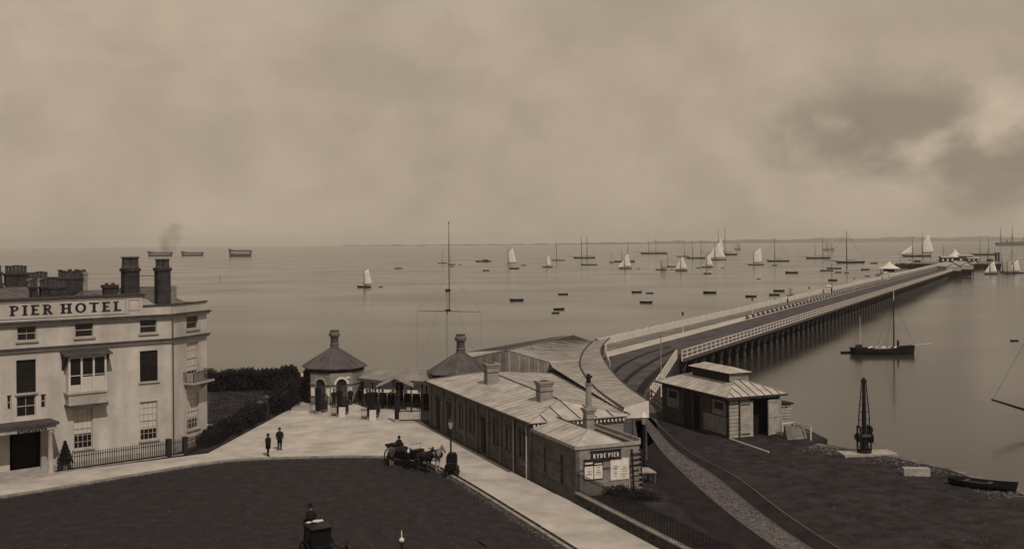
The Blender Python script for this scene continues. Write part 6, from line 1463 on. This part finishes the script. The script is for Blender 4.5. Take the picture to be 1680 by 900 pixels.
# ---------------------------------------------------------------- people
def skin(name, chain, m, parent, sub=1):
    """chain: dict id -> (pos, radius, parent id)"""
    me = bpy.data.meshes.new(name); bm = bmesh.new(); ly = bm.verts.layers.skin.verify(); V = {}
    for k,(p,r,pa) in chain.items():
        v = bm.verts.new(p); rr2 = r if isinstance(r,tuple) else (r,r); v[ly].radius = rr2; V[k] = v
        if pa is None: v[ly].use_root = True
        else: bm.edges.new((V[pa],v))
    bm.to_mesh(me); bm.free(); me.materials.append(m); o = bpy.data.objects.new(name, me); col.objects.link(o)
    md = o.modifiers.new('skin','SKIN'); md.use_smooth_shade = True; sd_ = o.modifiers.new('sub','SUBSURF'); sd_.levels = sub; sd_.render_levels = sub
    if parent: o.parent = parent
    return o
def person(loc, rz, label, pose='stand', coat=clothb, hat='bowler', trousers=None, h=1.72, group=None):
    t0 = thing('person', label, 'person', loc, rz, group); k = h/1.72; tr = trousers or coat
    def s(*p): return tuple(q*k for q in p)
    if pose == 'stand':
        ch = {'pel':(s(0,0,.92),.14*k,None),'chest':(s(0,.02,1.25),(.17*k,.12*k),'pel'),'neck':(s(0,.02,1.46),.06*k,'chest'),
          'hipL':(s(-.09,0,.86),.10*k,'pel'),'kneeL':(s(-.10,-.02,.48),.085*k,'hipL'),'ankL':(s(-.10,.03,.08),.06*k,'kneeL'),'toeL':(s(-.14,-.15,.04),.04*k,'ankL'),
          'hipR':(s(.09,0,.86),.10*k,'pel'),'kneeR':(s(.10,.02,.48),.085*k,'hipR'),'ankR':(s(.10,.06,.08),.06*k,'kneeR'),'toeR':(s(.15,-.12,.04),.04*k,'ankR'),
          'shL':(s(-.2,.02,1.40),.07*k,'chest'),'elL':(s(-.27,.03,1.10),.05*k,'shL'),'haL':(s(-.24,-.1,.86),.035*k,'elL'),
          'shR':(s(.2,.02,1.40),.07*k,'chest'),'elR':(s(.27,.04,1.10),.05*k,'shR'),'haR':(s(.22,-.14,.88),.035*k,'elR')}
        hp_ = s(0,0,1.58); coatz = (.95,.62)
    else:
        ch = {'pel':(s(0,0,.12),.15*k,None),'chest':(s(0,.06,.46),(.17*k,.12*k),'pel'),'neck':(s(0,.05,.66),.06*k,'chest'),
          'kneeL':(s(-.13,-.45,.16),.08*k,'pel'),'ankL':(s(-.13,-.5,-.27),.05*k,'kneeL'),'toeL':(s(-.13,-.66,-.33),.04*k,'ankL'),
          'kneeR':(s(.13,-.45,.16),.08*k,'pel'),'ankR':(s(.13,-.5,-.27),.05*k,'kneeR'),'toeR':(s(.13,-.66,-.33),.04*k,'ankR'),
          'shL':(s(-.2,.05,.6),.07*k,'chest'),'elL':(s(-.28,-.05,.34),.05*k,'shL'),'haL':(s(-.12,-.32,.3),.035*k,'elL'),
          'shR':(s(.2,.05,.6),.07*k,'chest'),'elR':(s(.28,-.05,.34),.05*k,'shR'),'haR':(s(.12,-.32,.3),.035*k,'elR')}
        hp_ = s(0,.03,.78); coatz = None
    skin('body', ch, tr, t0)
    if coatz: MB().lathe([(.19*k,.60*k),(.19*k,.95*k),(.225*k,1.2*k),(.21*k,1.38*k),(.08*k,1.47*k)],12).build('coat', coat, t0, True)
    else: MB().lathe([(.22*k,.02*k),(.2*k,.2*k),(.225*k,.45*k),(.2*k,.58*k),(.08*k,.67*k)],12).build('coat', coat, t0, True)
    x,y,z = hp_
    hd_ = MB().lathe([(.03*k,-.12*k),(.07*k,-.09*k),(.088*k,-.02*k),(.09*k,.05*k),(.06*k,.11*k),(.02*k,.125*k)],12,(x,y,z)).tube([(x,y-.08*k,z+.01*k),(x,y-.115*k,z-.02*k)],[.015*k,.018*k],5).build('head', skinm, t0, True)
    MB().lathe([(.092*k,-.04*k),(.098*k,.02*k),(.094*k,.06*k),(.07*k,.12*k)],12,(x,y+.018*k,z)).build('hair', clothb, t0, True)
    if hat == 'bowler': MB().lathe([(.14*k,.055*k),(.14*k,.07*k),(.1*k,.075*k),(.1*k,.14*k),(.07*k,.18*k),(.02*k,.19*k)],14,(x,y,z)).build('hat', clothb, t0, True)
    elif hat == 'top': MB().lathe([(.15*k,.055*k),(.15*k,.07*k),(.1*k,.075*k),(.095*k,.22*k),(.105*k,.26*k)],14,(x,y,z)).build('hat', clothb, t0)
    return t0
p = G(459,738,.12); person((p.x,p.y,.12), R(20), 'man in dark coat and round hat standing on the forecourt, farther of a pair', h=1.78)
p = G(440,748,.12); person((p.x,p.y,.12), R(100), 'man in dark suit standing at the kerb, nearer of a pair', h=1.74)
p = G(642,765.5,.0); person((p.x,p.y,0), R(-140), 'coachman in grey coat standing beside the carriage rear wheel', coat=clothg, trousers=mat('grey_trousers',.12,.9,.2,3), h=1.74)
p = G(654,757,.0); person((p.x,p.y+.5,.12), R(150), 'man in black leaning over the far side of the open carriage', h=1.74)
for (u,v,lb,yo) in ((1288,500,'man in black walking alone on the pier deck',15.0),(1337,481.5,'man in black standing by the small white hut on the pier',14.2)):
    q = O+pd*pl(G(u,v,YARD).xy)[0]+pn*13.5; person((q.x,q.y,YARD+.02), R(60), lb)
q = kb; pq = person(world(kb,2.55,-.2,.85), R(90), 'man in dark clothes standing at the barge mast', hat=None, h=1.65)
for (u,v,lb,hh_) in ((548,666,'man in dark coat at the kiosk door beside the gate pier','bowler'),(602,668,'man in black waiting under the gabled gate porch','top'),(616,666,'person in grey coat under the gabled porch beside the man in black','bowler'),(592,664,'man in bowler hat standing at the left porch post','bowler'),(628,668,'man in grey coat leaving by the right side of the gabled porch','top'),(641,671,'man in black beside the closed iron gate','bowler'),(575,664,'hatless person in black by the white lamp standard',None)):
    p = G(u,v,.12); person((p.x,p.y,.12), random.random(), lb, hat=hh_, coat=clothg if 'grey' in lb else clothb)
# ---------------------------------------------------------------- horses and carriages
def horse(loc, rz, label, m=horsem, group=None, sc=1.0):      # faces -y
    t0 = thing('horse', label, 'horse', loc, rz, group); t0.scale = (sc,)*3
    ch = {'bar':((0,0,1.22),(.27,.30),None),'ch':((0,-.5,1.22),(.26,.31),'bar'),'cr':((0,.55,1.30),(.27,.27),'bar'),
      'nk':((0,-.85,1.55),(.12,.2),'ch'),'pol':((0,-1.12,1.92),(.08,.12),'nk'),'fac':((0,-1.34,1.74),(.08,.1),'pol'),'muz':((0,-1.52,1.52),(.06,.07),'fac'),
      'tl':((0,.82,1.22),.06,'cr'),'tl2':((0,.95,.85),.08,'tl'),'tl3':((0,.95,.5),.04,'tl2')}
    for n_,sx_ in (('L',-1),('R',1)):
        ch['sh'+n_] = ((sx_*.15,-.55,.98),(.12,.14),'ch'); ch['kn'+n_] = ((sx_*.15,-.57,.55),.065,'sh'+n_); ch['fe'+n_] = ((sx_*.15,-.55,.16),.045,'kn'+n_); ch['ho'+n_] = ((sx_*.15,-.6,.045),.06,'fe'+n_)
        ch['th'+n_] = ((sx_*.16,.52,.98),(.14,.19),'cr'); ch['st'+n_] = ((sx_*.16,.42,.72),.1,'th'+n_); ch['hk'+n_] = ((sx_*.16,.66,.52),.06,'st'+n_); ch['hf'+n_] = ((sx_*.16,.6,.16),.045,'hk'+n_); ch['hh'+n_] = ((sx_*.16,.55,.045),.06,'hf'+n_)
    skin('body', ch, m, t0)
    for sx_ in (-1,1): MB().tube([(sx_*.06,-1.1,1.98),(sx_*.08,-1.1,2.14)],[.035,.008],5).build('ear', m, t0)
    mn = MB()
    for k in range(14): t2 = k/13; mn.tube([(0,-.62-.46*t2,1.55+.45*t2),(.1,-.56-.46*t2,1.36+.45*t2)],[.05,.02],4)
    mn.build('mane', clothb, t0)
    MB(Matrix.Translation((0,-.72,1.36)) @ Matrix.Rotation(R(60),4,'X')).lathe([(.33,-.06),(.37,0),(.33,.06),(.27,.06),(.27,-.06)],14).build('collar', leather, t0)
    MB().tube([(0,-.45,1.55),(0,.1,1.56),(0,.6,1.6)],.035,5).build('harness_strap', leather, t0)
    return t0
def wheel(parent, c, r, m=leather, spokes=12):
    M_ = Matrix.Translation(c) @ Matrix.Rotation(R(90),4,'Y'); n = 22
    w_ = MB(M_).lathe([(r-.07,-.03),(r,-.03),(r,.03),(r-.07,.03),(r-.07,-.03)],n)
    w_.f = w_.f[:-2]; o = w_.build('wheel', m, parent)
    MB(M_).lathe([(.1,-.12),(.12,0),(.1,.12)],10).build('hub', m, o)
    sp2 = MB(M_)
    for k in range(spokes): q = 2*math.pi*k/spokes; sp2.tube([(.1*math.cos(q),.1*math.sin(q),0),((r-.06)*math.cos(q),(r-.06)*math.sin(q),0)],.022,4)
    sp2.build('spokes', m, o); return o
# open carriage at the kerb, heading to the right and towards the road (local -y = forward)
p = G(668,766,0); cg = thing('open_carriage', 'black open four-wheeled carriage waiting at the kerb', 'carriage', (p.x-.25,p.y+.9,0), R(42))
body = MB(); prof = [(-1.15,1.05),(-1.2,.75),(-.7,.55),(.7,.55),(1.2,.75),(1.15,1.15)]
P = [( -.62,y,z) for y,z in prof]+[(.62,y,z) for y,z in prof]; n = len(prof)
body.add(P,[tuple(range(n)),tuple(range(2*n-1,n-1,-1))]+[(i,i+1,i+1+n,i+n) for i in range(n-1)]).build('body', leather, cg)
for (y0,y1) in ((-1.05,-.6),(.6,1.05)): MB().box(-.55,y0,.9,.55,y1,1.2).build('seat', darkwood, cg)
MB().box(-.62,1.0,1.1,.62,1.12,1.42).build('seat_back', leather, cg)
hdm = MB()
for k in range(5): hdm.tube([(-.64,1.2+.10*k,1.15+.05*k),(.64,1.2+.10*k,1.15+.05*k)],.08,7)
hdm.build('folded_hood', leather, cg)
MB().box(-.5,-1.75,1.25,.5,-1.3,1.38).build('box_seat', leather, cg); MB().box(-.45,-1.7,.7,.45,-1.35,1.25).build('boot', leather, cg); MB().slab([(-.45,-1.75,.85),(.45,-1.75,.85),(.45,-2.1,1.1),(-.45,-2.1,1.1)],.05).build('footboard', leather, cg)
MB().tube([(-.5,-1.32,1.38),(-.5,-1.32,1.75),(.5,-1.32,1.75),(.5,-1.32,1.38)],.02,5).build('seat_rail', irong, cg)
MB().box(-.05,-1.4,.5,.05,1.2,.56).box(-.7,-1.35,.42,.7,-1.25,.5).box(-.75,.95,.5,.75,1.05,.58).build('undercarriage', leather, cg)
for sx_ in (-1,1): wheel(cg,(sx_*.74,-1.3,.46),.46); wheel(cg,(sx_*.78,1.0,.58),.58)
MB().tube([(0,-1.5,.55),(0,-3.9,.9)],.04,6).build('pole', darkwood, cg)
for sx_ in (-1,1): MB().lathe([(.07,0),(.1,.1),(.07,.25),(.02,.32)],8,(sx_*.6,-1.25,1.15)).build('carriage_lamp', poster, cg)
for sx_,m_,lb in ((-1,horsem,'dark bay horse harnessed on the roadway side of the carriage'),(1,horsew,'pale horse harnessed on the pavement side of the carriage')): horse(world(cg,sx_*.42,-2.9), R(42), lb, m_, sc=.95)
# hooded bath chair seen from behind
p = G(741.5,781,0); bc = thing('bath_chair', 'black hooded bath chair standing at the kerb before the lamp', 'bath chair', (p.x,p.y,0), R(176))
hm = MB(); pts = []
prof = [(.34,.55),(.36,1.0),(.34,1.45),(.22,1.62)]
M2 = []
rows_ = [(-.30,.0),(-.1,.04),(.15,.02),(.34,-.02)]
sec = lambda w2,top: [(-w2,.5),(-w2*1.03,1.0),(-w2,top-.22),(-w2*.6,top),(w2*.6,top),(w2,top-.22),(w2*1.03,1.0),(w2,.5)]
P = []; Fc = []
for (y,dz) in rows_: P += [(x,y,z+dz) for x,z in sec(.36,1.68)]
for i in range(3):
    for k in range(7): a = i*8+k; Fc.append((a,a+1,a+9,a+8))
Fc.append(tuple(range(24,32)))
hm.add(P,Fc).build('hood', leather, bc)
MB().box(-.34,-.55,.45,.34,.32,.55).box(-.34,-.9,.25,.34,-.56,.32).build('seat_board', leather, bc); MB().box(-.3,.2,.56,.3,.3,1.2).build('backrest', leather, bc)
for sx_ in (-1,1): wheel(bc,(sx_*.45,.1,.42),.42,spokes=10)
wheel(bc,(0,-1.0,.22),.22,spokes=8); MB().tube([(0,-1.0,.3),(0,-1.05,.75),(0,-.5,1.0)],.025,5).build('steering_rod', irong, bc); MB().tube([(-.3,.36,.95),(-.3,.6,1.05),(.3,.6,1.05),(.3,.36,.95)],.02,5).build('push_handle', irong, bc)
# hansom cab in the foreground
p = G(523,927,0); hn = thing('hansom_cab', 'black two-wheeled hansom cab with driver perched high behind', 'cab', (p.x,p.y,0), R(34))
prof = [(-.75,.55),(-.8,1.1),(-.35,1.15),(-.35,1.95),(.55,2.05),(.7,1.2),(.6,.55)]; n = len(prof)
P = [(-.55,y,z) for y,z in prof]+[(.55,y,z) for y,z in prof]
MB().add(P,[tuple(range(n)),tuple(range(2*n-1,n-1,-1))]+[(i,(i+1)%n,(i+1)%n+n,i+n) for i in range(n)]).build('body', leather, hn)
MB().slab([(-.6,-.5,2.02),(.6,-.5,2.02),(.6,.65,2.13),(-.6,.65,2.13)],.06).build('cab_roof', leather, hn)
for sx_ in (-1,1): MB().box(sx_*.556-.004,-.25,1.3,sx_*.556+.004,.4,1.85).build('side_window', gl, hn); wheel(hn,(sx_*.72,.1,.68),.68,spokes=14); MB().tube([(sx_*.5,-.8,.85),(sx_*.48,-1.6,1.0),(sx_*.4,-3.2,1.1)],.035,6).build('shaft', darkwood, hn)
MB().box(-.35,.75,1.85,.35,1.15,1.93).box(-.3,.8,1.1,-.24,.86,1.85).box(.24,.8,1.1,.3,.86,1.85).build('driver_seat', leather, hn); MB().box(-.35,1.1,1.93,.35,1.16,2.2).build('seat_back', leather, hn); MB().box(-.25,.72,1.3,.25,1.0,1.36).build('foot_rest', leather, hn)
rg = MB(); P = []; Fc = []
for i in range(6):
    for j in range(4): P.append((-.45+.9*j/3, .40+.2*i/5*1.6, 2.17+.03*math.sin(j*2+i)-.10*max(0,i-4)))
for i in range(5):
    for j in range(3): a = i*4+j; Fc.append((a,a+1,a+5,a+4))
rgo = rg.add(P,Fc).build('rug', whitec, hn); md = rgo.modifiers.new('thick','SOLIDIFY'); md.thickness = .03
person(world(hn,0,.98,1.95), hn.rotation_euler.z, 'driver in black top hat seated high behind the hansom cab', 'sit', hat='top')
horse(world(hn,0,-2.4), hn.rotation_euler.z, 'dark horse between the shafts of the hansom cab')
# ---------------------------------------------------------------- sea haze
hzm = bpy.data.materials.new('sea_haze'); hzm.use_nodes = True; ht = hzm.node_tree; ht.nodes.remove(ht.nodes['Principled BSDF'])
hv = ht.nodes.new('ShaderNodeVolumePrincipled'); hv.inputs['Color'].default_value = (.93,.90,.85,1); hv.inputs['Density'].default_value = 1.0e-4; hv.inputs['Anisotropy'].default_value = .1
ht.links.new(hv.outputs[0], ht.nodes['Material Output'].inputs['Volume'])
hz = MB().box(-13000,-600,-9,13000,13000,80).build('haze', hzm); tag(hz, 'thin pale sea haze over the whole anchorage', 'haze', kind='stuff')
